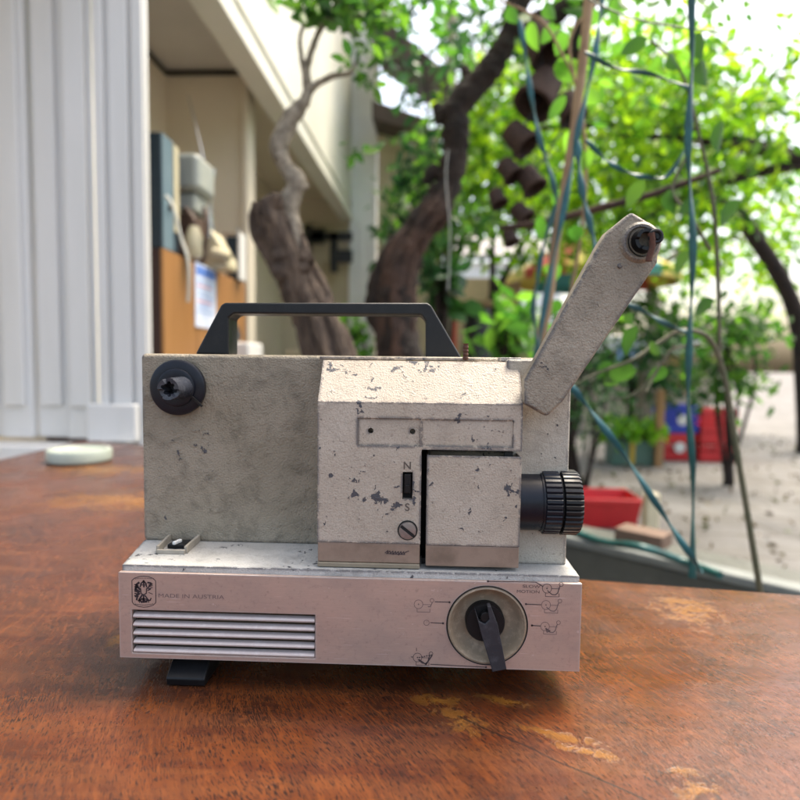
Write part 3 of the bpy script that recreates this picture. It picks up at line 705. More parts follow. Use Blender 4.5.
# near white fluted post (px 96..148) and its foot blocks
px0 = P(97, 200, Y0).x; px1 = P(148, 150, Y0).x
post = MB().box((px0, Y0, -.2), (px1-.004, Y0+.02, ZB+2))
for a_, b_ in ((.02, .20), (.30, .66), (.74, .95)):
    post.box((px0+(px1-px0)*a_, Y0-.014, -.05), (px0+(px1-px0)*b_, Y0-.001, ZB+2))
post.build('fluted_post', PILLARW, house, bevel=.005)
pb0, pb1 = P(106.5, 420, Y0-.03).x, P(139.5, 420, Y0-.03).x
zt_, zb_ = P(120, 404, Y0-.03).z, P(120, 441, Y0-.03).z
MB().box((px0-.02, Y0-.05, zb_), (px1-.028, Y0-.016, zt_)).build('post_plinth', PILLARW, house, bevel=.006)
MB().box((px0-.4, Y0-.10, GROUND), (px1-.03, Y0+.02, zb_-.012)).build('door_sill', PILLARW, house, bevel=.006)
# folded white shutters left of the post
sh = MB(); xx = px0-.012
for i in range(9):
    sh.box((xx-.10, Y0+.01+(.02 if i % 2 else 0), zb_), (xx-.004, Y0+.05, ZB+1.9)); 
    sh.box((xx-.085, Y0-.004+(.02 if i % 2 else 0), zb_+.1), (xx-.02, Y0+.009+(.02 if i % 2 else 0), ZB+1.8)); xx -= .104
sh.build('folding_shutter', PILLARW, house, bevel=.004)
# room
LX = P(166, 68, 3.33).x; CZ = P(200, 69.5, 3.33).z
MB().box((LX-.1, 1.2, GROUND), (LX, 6.4, CZ+.1)).build('side_wall', ROOMW, house)
wx = P(243, 150, 3.33).x
MB().box((LX, 3.33, GROUND), (wx, 3.43, CZ+.1)).build('room_wall', ROOMW, house)
MB().box((wx+.003, 3.30, GROUND), (wx+.035, 3.44, CZ)).build('wall_edge', ROOMW, house, bevel=.005)
MB().box((LX-.1, 5.98, GROUND), (cx0+.02, 6.08, CZ+.1)).build('far_wall', ROOMW, house)
MB().prism([Vector((LX, 1.2, CZ)), Vector((FX(1.2)-.11, 1.2, CZ)), Vector((FX(3.33)-.11, 3.33, CZ)), Vector((LX, 3.33, CZ))], (0, 0, .06)).build('ceiling', CEIL, house)
MB().prism([Vector((LX, 3.335, CZ)), Vector((FX(3.33)-.11, 3.335, CZ)), Vector((FX(5.97)-.11, 5.97, CZ)), Vector((LX, 5.97, CZ))], (0, 0, .06)).build('rear_ceiling', ROOMW, house)
co_ = MB().box((LX+.001, 1.9, CZ-.035), (LX+.012, 3.32, CZ-.012)); co_.box((LX+.012, 3.312, CZ-.035), (P(259, 70, 3.31).x, 3.326, CZ-.012)); co_.box((P(247, 78, 3.3).x, 3.28, P(247, 80, 3.3).z), (P(265, 78, 3.3).x, 3.30, P(247, 77, 3.3).z))
co_.build('cornice', DARKLINE, house)
MB().box((LX, 1.2, GROUND), (FX(3)-.02, 6, GROUND+.04)).build('room_floor', CONC, house)
# cream panel painted in for window light in the far bay
a = rect(322, 262, 349, 345, 5.96); MB().box((a[0], 5.955, a[1]), (a[2], 5.975, a[3])).build('lit_bay_panel', CREAMW, house)
MB().box((FX(6)-.1, -1.2, ZB+2.3), (FX(6)+.35, 6.2, ZB+2.36)).build('eave', WHITEWALL, house)

# wall bracket
br2 = MB(); Yq = 5.8
for a in ((304, 224, 311, 254), (311, 232, 352, 240), (330, 232, 337, 272), (337, 250, 352, 262), (311, 228, 324, 243)): 
    r_ = rect(*a, Yq); br2.box((r_[0], Yq, r_[1]), (r_[2], Yq+.06, r_[3]))
tag(br2.build('wall_bracket', DARKM, None), 'black metal bracket hanging on the room wall behind the twisted trunk', 'bracket')
gj = MB().lathe([(.05, 0), (.13, .02), (.15, .15), (.10, .30), (.05, .38), (.055, .42)], (P(322, 330, 5.3).x, 5.3, P(322, 350, 5.3).z), (0, 0, 1), 28)
tag(gj.build('grey_jar', GREYM, None, smooth=True), 'rounded grey jar standing deep in the open bay behind the twisted trunk', 'jar')
st_ = rect(290, 350, 350, 420, 5.3)
tag(MB().box((st_[0], 5.1, GROUND+.04), (st_[2], 5.5, P(322, 350.5, 5.3).z)).build('low_cupboard', CREAMW, None, bevel=.01), 'low cream cupboard under the grey jar in the open bay', 'cupboard')

# cabinet
XC = P(163, 250, 2.2).x; czt = P(163, 248, 2.2).z
cab = empty('cabinet', (XC-.2, 2.6, GROUND+.04)); tag(cab, 'orange wooden cabinet with a dark maroon end inside the open bay', 'cabinet')
MB().box((LX+.01, 2.2, GROUND+.04), (XC-.012, 2.218, czt)).build('side_panel', MAROON, cab, bevel=.003)
MB().box((LX+.01, 2.2185, GROUND+.04), (XC-.012, 3.22, czt-.001)).build('carcass', ORANGEW, cab)
for ya, yb in ((2.2, 2.53), (2.535, 2.86), (2.865, 3.22)):
    d_ = MB().box((XC-.0115, ya, GROUND+.1), (XC, yb, czt)).build('door', ORANGEW, cab, bevel=.003)
    MB().tube([Vector((XC+.001, yb-.04, czt-.45)), Vector((XC+.02, yb-.04, czt-.48)), Vector((XC+.02, yb-.04, czt-.56)), Vector((XC+.001, yb-.04, czt-.59))], .006, 8).build('handle', CHROME, d_, smooth=True)
# speaker box
spk = empty('speaker_box', (XC-.08, 2.28, czt)); tag(spk, 'tall dark blue speaker box standing on the near end of the cabinet', 'speaker')
sh_ = P(163, 131, 2.2).z - czt
MB().box((XC-.16, 2.205, czt+.001), (XC-.006, 2.36, czt+sh_)).build('case', TEALBOX, spk, bevel=.006)
MB().box((XC-.0055, 2.207, czt+.003), (XC-.001, 2.30, czt+sh_-.002)).build('front_cloth', TEALF, spk, bevel=.002)
MB().box((XC-.006, 2.302, czt+.08), (XC+.004, 2.345, czt+sh_-.01)).build('cream_trim', CREAMP, spk, bevel=.004)
MB().lathe([(.010, 0), (.008, .012)], (XC-.001, 2.26, czt+.16), (1, 0, 0), 20).build('knob', BLACK, spk)
# grey machine
ym = 2.52; gx = P(193, 185, ym).x; gz0 = P(193, 214, ym).z
gm = empty('grey_machine', (gx, ym, gz0)); tag(gm, 'rounded grey machine head on a brown bag beside the blue speaker', 'machine')
gh = P(193, 158, ym).z-gz0
MB().box((gx-.075, ym-.08, gz0+gh*.34), (gx+.055, ym+.12, gz0+gh)).build('housing', GREYM, gm, bevel=.028, seg=5)
MB().box((gx-.06, ym-.05, gz0), (gx+.03, ym+.1, gz0+gh*.33)).build('lower_body', GREYM, gm, bevel=.015, seg=4)
bgz = gz0-czt
bgm = MB().box((gx-.07, ym-.05, czt+.001), (gx+.02, ym+.1, gz0-.002))
tag(bgm.build('brown_bag', BROWNB, None, bevel=.02, seg=4), 'worn brown leather bag under the grey machine on the cabinet', 'bag')
hb = MB()
for k, (a, b, c2_) in enumerate((((185, 208), (195, 225), (190, 258)), ((204, 208), (207, 228), (203, 262)))):
    hb.tube([P(*a, ym-.08), P(*b, ym-.10), P(*c2_, ym-.09)], .010, 8)
o = hb.build('bag_strap', BROWNB, None, smooth=True); tag(o, 'dark looped strap hanging down the front of the brown bag', 'strap')
jx = P(193, 240, 2.42)
o = MB().lathe([(.030, 0), (.036, .02), (.036, .08), (.025, .11), (.02, .125)], (jx.x+.005, 2.42, czt+.001), (0, 0, 1), 24).build('cream_canister', CREAMP, None, smooth=True); tag(o, 'small cream canister framed by the brown bag straps', 'canister')
# cream telephone-like device
yt = 2.75; t0 = P(201, 272, yt); t1 = P(236, 272, yt)
tz0 = czt+.001; ht = P(212, 231, yt).z-tz0
tel = empty('cream_telephone', ((t0.x+t1.x)/2, yt, tz0)); tag(tel, 'cream telephone with a sloping body on top of the cabinet', 'telephone')
MB().prism([Vector((x, yt-.07, z)) for x, z in ((t0.x, tz0), (t1.x-.015, tz0), (t1.x-.015, tz0+.045), (t0.x+.075, tz0+ht*.96), (t0.x+.02, tz0+ht))], (0, .14, 0)).build('casing', CREAMP, tel, bevel=.012, seg=4)
MB().tube([Vector((t0.x+.09, yt-.09, tz0+.065)), Vector((t0.x+.13, yt-.09, tz0+.055)), Vector((t1.x+.0, yt-.09, tz0+.04))], [.024, .018, .024], 12).build('handset', CREAMP, tel, smooth=True)
MB().lathe([(.013, 0), (.010, .008)], (t0.x+.045, yt-.0705, tz0+.05), (0, -1, 0), 16).build('knob', ALU, tel)
# small dark radio with frame
yr = 3.05; r_ = rect(226, 236, 238, 268, yr)
rad = empty('small_radio', ((r_[0]+r_[2])/2, yr, czt)); tag(rad, 'small dark green radio in a pale frame behind the cream telephone', 'radio')
MB().box((r_[0], yr, czt+.001), (r_[2], yr+.08, r_[3])).build('case', TEALBOX, rad, bevel=.004)
MB().box((r_[2]+.0005, yr-.01, czt+.001), (r_[2]+.014, yr+.09, r_[3]+.02)).build('frame', WHITEP, rad, bevel=.003)
MB().tube([Vector((r_[0]-.02, yr, r_[3]+.012)), Vector((r_[2]-.01, yr, r_[3]+.012)), Vector((r_[2]+.005, yr, r_[3]+.04))], .006, 8).build('carry_bar', ALU, rad, smooth=True)
# antennas
o = MB().tube([P(188, 95, 2.9), P(205, 168, 2.9), P(213, 232, 2.9)], [.003, .005, .006], 8).build('long_antenna', ALU, None, smooth=True); tag(o, 'long thin metal antenna leaning left above the grey machine', 'antenna')
o = MB().tube([P(214.5, 169, 2.68), P(211, 200, 2.68), P(209, 238, 2.68)], [.006, .007, .007], 8).build('short_antenna', ALU, None, smooth=True); tag(o, 'short thick metal antenna rising behind the cream telephone', 'antenna')
# cable & sheet
o = MB().tube([P(166, 196, 2.17), P(173, 207, 2.16), P(181, 238, 2.15), P(187, 256, 2.13), P(189, 275, 2.12), P(188, 302, 2.12)], .006, 8).build('hanging_cable', WIRE, None, smooth=True); tag(o, 'pale grey cable hanging from the blue speaker over the cabinet front', 'cable')
ys = 2.62
sz_0, sz_1 = P(200, 328, ys).z, P(204, 266, ys).z
o = MB().box((XC+.0015, ys-.12, sz_0), (XC+.004, ys+.13, sz_1)).build('printed_sheet', PAPER, None)
MB().box((XC+.0042, ys-.11, sz_1-.05), (XC+.0050, ys+.12, sz_1-.01)).build('heading_band', mat('print_blue', (.10, .22, .6), .6), o)
for k_ in range(7): MB().box((XC+.0042, ys-.10, sz_1-.075-k_*.022), (XC+.0050, ys+.10-(k_ % 3)*.03, sz_1-.068-k_*.022)).build('printed_line', mat('print_pink', (.55, .2, .3), .6) if k_ % 3 == 1 else TARP, o)
tag(o, 'light blue printed paper sheet hung on the cabinet front', 'paper')
o = MB().lathe([(.03, 0), (.045, .03), (.03, .08), (.012, .09)], (P(221, 338, 3.0).x+.09, 2.9, P(221, 343, 3.0).z), (0, 0, 1), 20)
tag(o.build('dark_jug', DARKM, None, smooth=True), 'small dark jug on a white stand beyond the cabinet end', 'jug')
jb = P(221, 343, 3.0)
tag(MB().box((jb.x+.0, 2.8, GROUND+.04), (jb.x+.2, 3.05, jb.z-.001)).build('white_stand', PILLARW, None, bevel=.01), 'white stand beside the far end of the orange cabinet', 'stand')

# ================================================================== GROUND
g_ = MB(); 
g_.add([(-60, -30, GROUND), (60, -30, GROUND), (60, 90, GROUND), (-60, 90, GROUND)], [(0, 1, 2, 3)])
struct(g_.build('ground', CONC))

# ================================================================== LEAVES / TREES
def leaf_mesh(name, C, size, m, parent=None, asp=.5, seed=0, droop=.35, sizevar=.35):
    rg = np.random.default_rng(seed); n_ = len(C); C = np.asarray(C, float)
    d = rg.normal(size=(n_, 3)); d[:, 2] -= droop*1.4; d /= np.linalg.norm(d, axis=1)[:, None]
    u_ = rg.normal(size=(n_, 3)); s_ = np.cross(d, u_); s_ /= np.linalg.norm(s_, axis=1)[:, None]; nn = np.cross(d, s_)
    L = (size*(1+sizevar*rg.uniform(-1, 1, n_)))[:, None]; W = L*asp*.5
    b = C; V = np.stack([b, b+d*L*.3-s_*W*.9+nn*W*.25, b+d*L*.65-s_*W*.8+nn*W*.2-d*0, b+d*L, b+d*L*.65+s_*W*.8+nn*W*.2, b+d*L*.3+s_*W*.9+nn*W*.25], 1).reshape(-1, 3)
    idx = np.arange(n_)[:, None]*6
    Fq = np.concatenate([idx+np.array([[0, 1, 2, 3]]), idx+np.array([[0, 3, 4, 5]])], 0)
    o0 = org(parent) if parent is not None else Vector(C.mean(0))
    V = V - np.array(o0)
    me = bpy.data.meshes.new(name); me.vertices.add(len(V)); me.vertices.foreach_set('co', V.ravel())
    me.loops.add(Fq.size); me.loops.foreach_set('vertex_index', Fq.ravel().astype(np.int32))
    me.polygons.add(len(Fq)); me.polygons.foreach_set('loop_start', np.arange(0, Fq.size, 4, dtype=np.int32))
    try: me.polygons.foreach_set('loop_total', np.full(len(Fq), 4, dtype=np.int32))
    except Exception: pass
    me.update(calc_edges=True); me.validate(); me.materials.append(m)
    o = bpy.data.objects.new(name, me); COL.objects.link(o)
    if parent is not None: o.parent = parent
    else: o.location = o0
    ORG[o.name] = o0; return o
def clumps(c, r, n_cl, per, cr, seed):
    """leaf positions in clumps through an ellipsoid"""
    rg = np.random.default_rng(seed); c = np.array(c); r = np.array(r)
    k = rg.normal(size=(n_cl, 3)); k /= np.linalg.norm(k, axis=1)[:, None]; k *= rg.uniform(.15, 1, (n_cl, 1))**.5
    cc = c+k*r
    cr_ = cr*rg.uniform(.5, 1.3, (n_cl, 1, 1))
    return (cc[:, None, :]+rg.normal(size=(n_cl, per, 3))*cr_*.55).reshape(-1, 3)
def boxclumps(a, b, n_cl, per, cr, seed):
    rg = np.random.default_rng(seed); a = np.array(a); b = np.array(b)
    cc = a+(b-a)*rg.uniform(size=(n_cl, 3)); cr_ = cr*rg.uniform(.5, 1.3, (n_cl, 1, 1))
    return (cc[:, None, :]+rg.normal(size=(n_cl, per, 3))*cr_*.55).reshape(-1, 3)
def limbs(mb, base, targets, r, seed, jit=.15):
    rr = random.Random(seed)
    for t in targets:
        t = Vector(t); m_ = base.lerp(t, .5)+Vector((rr.uniform(-.1, .1), rr.uniform(-.1, .1), rr.uniform(-.05, .12)))*(t-base).length*.8
        mb.tube([base, m_, t], [r, r*.6, r*.2], 8, 5, jit)

# --- twisted old tree by the house
Yt = 1.75
t1 = empty('twisted_tree', (P(380, 690, Yt).x, Yt, GROUND)); tag(t1, 'twisted old tree with a hollow broken trunk before the open bay', 'tree')
tr = MB()
tpx = [(385, 712, 34), (372, 560, 30), (350, 420, 27), (329, 352, 23), (311, 305, 21.5), (292, 262, 20), (276, 228, 20), (268, 213, 15)]
tr.tube([P(a, b, Yt) for a, b, r in tpx], [R(r, Yt) for a, b, r in tpx], 22, 8, .28, 9)
for k in range(13):      # long ropes of old wood down the trunk
    off = (k-6)*3.7
    tr.tube([P(a+off*(r/25)+rnd.uniform(-6, 6), b+rnd.uniform(-10, 10)-(2 if i < 6 else rnd.uniform(-4, 9)), Yt-.068+abs(off)*.0022+rnd.uniform(-.010, .006)) for i, (a, b, r) in enumerate(tpx[1:])], [R(rnd.uniform(2.5, 7.5), Yt) for _ in tpx[1:]], 8, 5, .3, 12)
for k in range(9):
    q = rnd.randrange(2, 8); a, b, r = tpx[q]; c_ = P(a+rnd.uniform(-.8, .8)*r, b+rnd.uniform(-14, 14), Yt-.062)
    tr.tube([c_, c_+Vector((rnd.uniform(-.02, .02), -.02, rnd.uniform(-.02, .02)))], [R(rnd.uniform(7, 11), Yt), R(3, Yt)], 10, 4, .5, 12)
tr.build('trunk', BARKT, t1, smooth=True)
up = MB()
uq = [(297, 262, 9), (292, 230, 10), (288, 205, 9.5), (296, 183, 10), (285, 165, 7.5), (279, 146, 9), (289, 122, 9), (303, 103, 6)]
up.tube([P(a, b, Yt-.02) for a, b, r in uq], [R(r, Yt) for a, b, r in uq], 14, 8, .22, 8)
for ln in ([(303, 105, 6), (308, 90, 5), (306, 72, 4), (312, 50, 3.2), (322, 26, 3), (338, 5, 3), (355, -25, 2.5)], [(305, 97, 4), (316, 85, 3.5), (333, 76, 3), (350, 73, 2), (358, 58, 1.5)],
           [(306, 80, 3), (302, 60, 2.3), (300, 38, 2), (306, 20, 1.6), (312, 5, 1.4)], [(322, 26, 2.6), (345, 18, 2.2), (368, 12, 2), (390, -10, 1.6)], [(284, 150, 5), (273, 142, 4)], [(300, 182, 6), (305, 190, 5)]):
    up.tube([P(a, b, Yt-.02) for a, b, r in ln], [R(r, Yt) for a, b, r in ln], 8, 6, .25, 8)
up.build('upper_stem', BARKP, t1, smooth=True)
rg = np.random.default_rng(5)
C = []
for px, py, sx, sy, k in ((315, 8, 16, 12, 70), (345, 0, 24, 14, 110), (378, 8, 22, 14, 90), (352, 22, 12, 10, 30), (346, 62, 6, 8, 9), (372, 45, 14, 14, 40), (356, 150, 12, 8, 9), (303, -12, 20, 8, 40), (368, 78, 10, 12, 14), (350, -30, 40, 14, 120)):
    for _ in range(k):
        C.append(P(px+rg.normal()*sx*.6, py+rg.normal()*sy*.6, Yt+rg.normal()*.09))
leaf_mesh('crown', C, .042, MID, t1, .55, 3)

# --- dark leaning tree
Y2 = 2.3
t2 = empty('leaning_tree', (P(400, 617, Y2).x, Y2, GROUND)); tag(t2, 'dark crooked tree trunk leaning right through the middle of the garden', 'tree')
tr = MB(); tq = [(402, 625, 36), (398, 480, 30), (398, 390, 27), (397, 345, 22), (396, 300, 21), (400, 268, 19), (410, 243, 17), (424, 224, 17), (437, 205, 15), (447, 186, 12.5), (451, 168, 13.5), (455, 148, 13.5), (457, 130, 13), (455, 112, 12.5), (466, 94, 12.5), (484, 75, 12), (499, 56, 10.5), (508, 36, 8), (516, 10, 11), (530, -25, 10), (560, -70, 9)]
tr.tube([P(a, b, Y2) for a, b, r in tq], [R(r, Y2) for a, b, r in tq], 18, 5, .34, 10)
for ln in ([(444, 120, 9), (438, 108, 6), (437, 103, 3)], [(438, 168, 8), (430, 176, 7), (425, 183, 4)], [(508, 30, 8), (535, 22, 9), (560, 12, 9), (590, -12, 8), (640, -50, 6)], [(384, 330, 12), (376, 300, 11), (386, 268, 12), (400, 240, 12)], [(470, 90, 6), (466, 72, 5), (463, 66, 3)], [(520, 0, 8), (495, -30, 7), (450, -70, 5)], [(575, 55, 9), (584, 20, 8), (600, -20, 7)]):
    tr.tube([P(a, b, Y2) for a, b, r in ln], [R(r, Y2) for a, b, r in ln], 12, 6, .25, 8)
tr.build('trunk', BARKD, t2, smooth=True)
# reddish lower bark as its own sleeve of loose plates
sl = MB()
for k in range(11):
    off = (k-5)*3.8; e_ = rnd.choice((6, 7, 8, 9)); tt = tq[1:e_+1]
    sl.tube([P(a+off*(r/25)+rnd.uniform(-3, 3), b+rnd.uniform(-9, 9), Y2-.080+abs(off)*.0022+rnd.uniform(-.008, .004)+(.03 if i == len(tt)-1 else 0)) for i, (a, b, r) in enumerate(tt)], [R(rnd.uniform(2.5, 6), Y2) if i < len(tt)-1 else R(1.2, Y2) for i in range(len(tt))], 7, 5, .4, 14)
sl.build('bark_plates', BARKR, t2, smooth=True)
C = boxclumps((-.5, 2.0, EYE+1.2), (1.1, 2.9, EYE+1.75), 50, 14, .16, 21)
leaf_mesh('crown', C, .07, FRESH, t2, .5, 4)

# --- canopy trees beyond
def tree(name, label, base, trunk_pts, r0, crown, m, bark, lsize, seed, group=None, asp=.55):
    t = empty(name, base); tag(t, label, 'tree', group)
    mb = MB(); mb.tube([Vector(base)]+[Vector(q) for q in trunk_pts], [r0]+[r0*(.85-.12*i) for i in range(len(trunk_pts))], 12, 6, .15)
    C = []
    for i, (c_, rad_, ncl, per, cr) in enumerate(crown):
        C.append(clumps(c_, rad_, ncl, per, cr, seed+i*7)); limbs(mb, Vector(trunk_pts[-1]), [c_], r0*.5, seed+i)
    mb.build('trunk', bark, t, smooth=True)
    leaf_mesh('crown', np.concatenate(C), lsize, m, t, asp, seed); return t
E_ = EYE
tree('lime_leaved_tree', 'broad lime green tree with sky gaps behind the hanging straps', (3.5, 4.4, GROUND), [(3.4, 4.4, .6), (2.6, 4.2, 1.6)], .09,
     [((1.0, 4.1, E_+1.5), (.95, .55, .85), 160, 12, .14), ((1.9, 4.3, E_+1.5), (.9, .6, .95), 120, 12, .15), ((.5, 4.3, E_+1.6), (.5, .5, .6), 34, 12, .13), ((1.1, 4.1, E_+.75), (.6, .4, .25), 22, 10, .12)], LIME, BARKD, .085, 31)
tree('yellow_green_tree', 'yellow green tree filling the gap right of the leaning trunk', (.75, 5.4, GROUND), [(.7, 5.4, .2), (.6, 5.4, .8)], .07,
     [((.62, 5.3, E_+1.55), (.6, .5, .55), 42, 12, .16), ((1.5, 5.6, E_+2.1), (1.3, .6, .95), 95, 12, .18)], LIME, BARKD, .10, 47)
tree('dark_leafy_tree', 'dense deep green tree between the house column and leaning trunk', (-.20, 4.4, GROUND), [(-.2, 4.4, .3), (-.15, 4.4, .9)], .035,
     [((-.06, 4.3, E_+1.05), (.24, .4, .60), 52, 14, .13), ((-.05, 4.0, E_+2.1), (.35, .3, .5), 24, 12, .14), ((.5, 4.6, E_+2.5), (.4, .5, .5), 30, 14, .18)], DEEP, BARKD, .08, 53)
tree('hanging_fern_tree', 'mid green leafy tree with small leaves behind the leaning trunk', (.02, 3.6, GROUND), [(.02, 3.6, .2), (.12, 3.6, .8)], .02,
     [((.20, 3.6, E_+.78), (.18, .3, .20), 20, 11, .10), ((.0, 3.6, E_+1.0), (.22, .3, .4), 26, 12, .1)], MID, BARKD, .065, 61)
tree('roadside_tree', 'bright hazy tree far beyond the garden on the right', (3.2, 8.5, GROUND), [(3.2, 8.5, .5), (3.1, 8.5, 1.5)], .12,
     [((3.0, 8.4, E_+2.9), (1.8, .8, 1.5), 110, 12, .3), ((4.8, 8.8, E_+1.8), (1.6, .8, 1.6), 100, 12, .3)], LIME, BARKP, .15, 71)
tree('slender_tree', 'slender young tree behind the lettuce planter', (P(640, 430, 6.1).x, 6.1, GROUND), [(P(640, 430, 6.1).x, 6.1, -.1), (P(641, 390, 6.1).x, 6.1, .3)], .045,
     [((P(640, 380, 6.1).x, 6.2, E_-.02), (.75, .4, .38), 60, 13, .17)], DEEP, BARKP, .09, 83)

tree('shade_tree', 'deep mid green tree layered far behind the lime leaves', (4.4, 7.0, GROUND), [(4.2, 7.0, .8), (3.4, 6.8, 1.9)], .11,
     [((2.3, 6.8, E_+2.3), (1.7, .6, 1.3), 170, 13, .22), ((.9, 6.9, E_+2.5), (.9, .6, 1.1), 60, 12, .2)], MID, BARKD, .11, 123)
tree('courtyard_tree', 'small dark tree screening the bright yard right of the arm', (2.15, 6.3, GROUND), [(2.15, 6.3, .0), (2.1, 6.3, .3)], .04,
     [((2.2, 6.3, E_+.45), (.75, .4, .30), 50, 12, .16)], MID, BARKD, .09, 137)
# --- shrubs
def shrub(label, c, rad_, ncl, per, cr, m, ls, seed, name='shrub', asp=.5):
    t = empty(name, (c[0], c[1], GROUND)); tag(t, label, 'shrub', None)
    mb = MB(); rr = random.Random(seed)
    for i in range(6):
        mb.tube([Vector((c[0]+rr.uniform(-.05, .05), c[1], GROUND)), Vector((c[0]+rr.uniform(-.5, .5)*rad_[0], c[1]+rr.uniform(-.3, .3)*rad_[1], c[2]-rad_[2]*.3)), Vector((c[0]+rr.uniform(-.8, .8)*rad_[0], c[1]+rr.uniform(-.5, .5)*rad_[1], c[2]+rad_[2]*.6))], [.018, .012, .005], 6, 4)
    mb.build('stems', BARKD, t, smooth=True)
    leaf_mesh('foliage', clumps(c, rad_, ncl, per, cr, seed), ls, m, t, asp, seed); return t
def pc(px, py, Y): q = P(px, py, Y); return (q.x, q.y, q.z)
shrub('bright green shrub behind the rusty pin on the projector', pc(508, 345, 2.9), (.11, .2, .20), 18, 11, .10, FRESH, .10, 91)
shrub('low pale green bush framed by the carrying handle', pc(350, 345, 3.6), (.18, .2, .18), 22, 11, .09, FRESH, .07, 92)
shrub('dark broad leaved plant against the cream wall', pc(441, 285, 3.4), (.06, .12, .14), 6, 8, .09, DEEP, .13, 93, 'broad_leaved_plant', .7)
shrub('dark feathery shrub hanging behind the lens', pc(585, 400, 4.6), (.30, .3, .42), 46, 13, .13, DEEP, .06, 94, 'feathery_shrub', .3)
shrub('leafy shrub right of the crates at the garden edge', pc(735, 360, 5.0), (.40, .3, .5), 50, 12, .14, MID, .09, 95)
shrub('tall mid green shrub seen just beyond the reel arm', pc(570, 330, 5.6), (.45, .3, .22), 26, 10, .15, FRESH, .08, 96)
shrub('shadowy shrub low behind the leaning trunk', pc(448, 225, 4.8), (.30, .3, .26), 36, 12, .14, MID, .08, 97)

rg = np.random.default_rng(77)
LC = np.stack([rg.uniform(-.5, 5, 1500), rg.uniform(1.9, 9, 1500), np.full(1500, GROUND+.012)], 1)
lit = leaf_mesh('leaf_litter', LC, .05, leafmat('dry_leaf', (.05, .03, .015), (.12, .08, .03), (.08, .12, .03), .1), None, .5, 9, droop=0)
tag(lit, kind='stuff')
# ================================================================== BACKGROUND STRUCTURES
Yw = 6.6
a0, a1 = P(405, 300, Yw).x, P(520, 300, Yw).x
o = MB().box((a0-.6, Yw, GROUND), (a1, Yw+.12, P(470, 278, Yw).z)).build('garden_wall', CREAMW, None); tag(o, 'plain cream garden wall with a red pipe in front', 'wall')
o = MB().tube([(P(454, 330, Yw-.1).x, Yw-.1, GROUND), (P(454, 310, Yw-.1).x, Yw-.1, P(454, 305, Yw-.1).z)], .035, 12).build('red_pipe', mat('red_pipe_paint', (.6, .12, .09), .5), None, smooth=True); tag(o, 'upright red pipe against the cream garden wall', 'pipe')
dj = empty('black_urn', (P(478, 340, 4.9).x, 4.9, GROUND)); tag(dj, 'tall black urn with a wide rim before the cream wall', 'urn')
zt2 = P(476, 302, 4.9).z
MB().lathe([(.10, 0), (.15, .1), (.17, .5), (.11, zt2-GROUND-.15), (.09, zt2-GROUND-.05)], dj.location, (0, 0, 1), 24).build('body', DARKM, dj, smooth=True)
MB().lathe([(.08, zt2-GROUND-.05), (.15, zt2-GROUND-.02), (.15, zt2-GROUND), (.10, zt2-GROUND)], dj.location, (0, 0, 1), 24).build('rim', simple('tan_rim', (.35, .25, .14)), dj, smooth=True)
# white shed with tarp
Ys = 9.0
shd = empty('white_shed', (P(630, 350, Ys).x, Ys, GROUND)); tag(shd, 'low white roofed shed with a blue tarp far behind the arm', 'shed')
q = rect(470, 336, 720, 352, Ys); MB().box((q[0], Ys-.3, q[1]), (q[2], Ys+1.4, q[3])).build('roof', LILAC, shd, bevel=.02)
q2 = rect(480, 353, 712, 420, Ys); MB().box((q2[0], Ys, GROUND), (q2[2], Ys+1.2, q[1]-.004)).build('wall', simple('shed_wall', (.5, .42, .32), (.4, .36, .3), 2), shd)
q3 = rect(618, 346, 656, 366, Ys-.4); MB().box((q3[0], Ys-.4, q3[1]), (q3[2], Ys-.32, q3[3])).build('blue_tarp', TARP, shd, bevel=.02)
q3 = rect(658, 352, 694, 392, Ys-.2); MB().box((q3[0], Ys-.1, q3[1]), (q3[2], Ys-.02, q3[3])).build('board', WOODP, shd)
# neighbouring white building
nb_ = empty('white_building', (P(480, 270, 14).x, 14, GROUND)); tag(nb_, 'pale building glimpsed through the leaves behind the parasol', 'building')
q = rect(455, 262, 560, 380, 14); MB().box((q[0], 14, GROUND), (q[2], 16, q[3])).build('wall', LILAC, nb_)
MB().prism([Vector((q[0]-.3, 13.8, q[3]+.01)), Vector((q[2]+.3, 13.8, q[3]+.01)), Vector((q[2]+.3, 16.2, q[3]+.9)), Vector((q[0]-.3, 16.2, q[3]+.9))], (0, 0, .12)).build('roof', simple('grey_roof', (.3, .28, .27)), nb_)
# parasol (striped, colourful)
Yp = 6.4; pcx = P(592, 245, Yp); par = empty('striped_parasol', (pcx.x, Yp, GROUND)); tag(par, 'colourful red yellow and teal parasol behind the raised arm', 'parasol')
zr = P(592, 276, Yp).z; za = P(592, 226, Yp).z; rp = R(82, Yp)
cols = [mat('parasol_'+c_, v_, .6) for c_, v_ in (('yellow', (.6, .48, .08)), ('red', (.5, .07, .04)), ('teal', (.05, .3, .32)), ('pink', (.6, .12, .2)))]
for k in range(12):
    a0_, a1_ = 2*math.pi*k/12, 2*math.pi*(k+1)/12
    rim0 = Vector((pcx.x+rp*math.cos(a0_), Yp+rp*math.sin(a0_), zr)); rim1 = Vector((pcx.x+rp*math.cos(a1_), Yp+rp*math.sin(a1_), zr)); top_ = Vector((pcx.x, Yp, za))
    mb = MB(); mb.prism([rim0, rim1, top_], (0, 0, .004)); mb.prism([rim0, rim1, rim1-Vector((0, 0, .09)), rim0-Vector((0, 0, .09))], (0, .003, 0))
    mb.build('canopy_panel', cols[(0, 1, 0, 2, 0, 3)[k % 6]], par)
MB().tube([(pcx.x, Yp, GROUND), (pcx.x, Yp, za+.05)], .02, 10).build('pole', ALU, par, smooth=True)
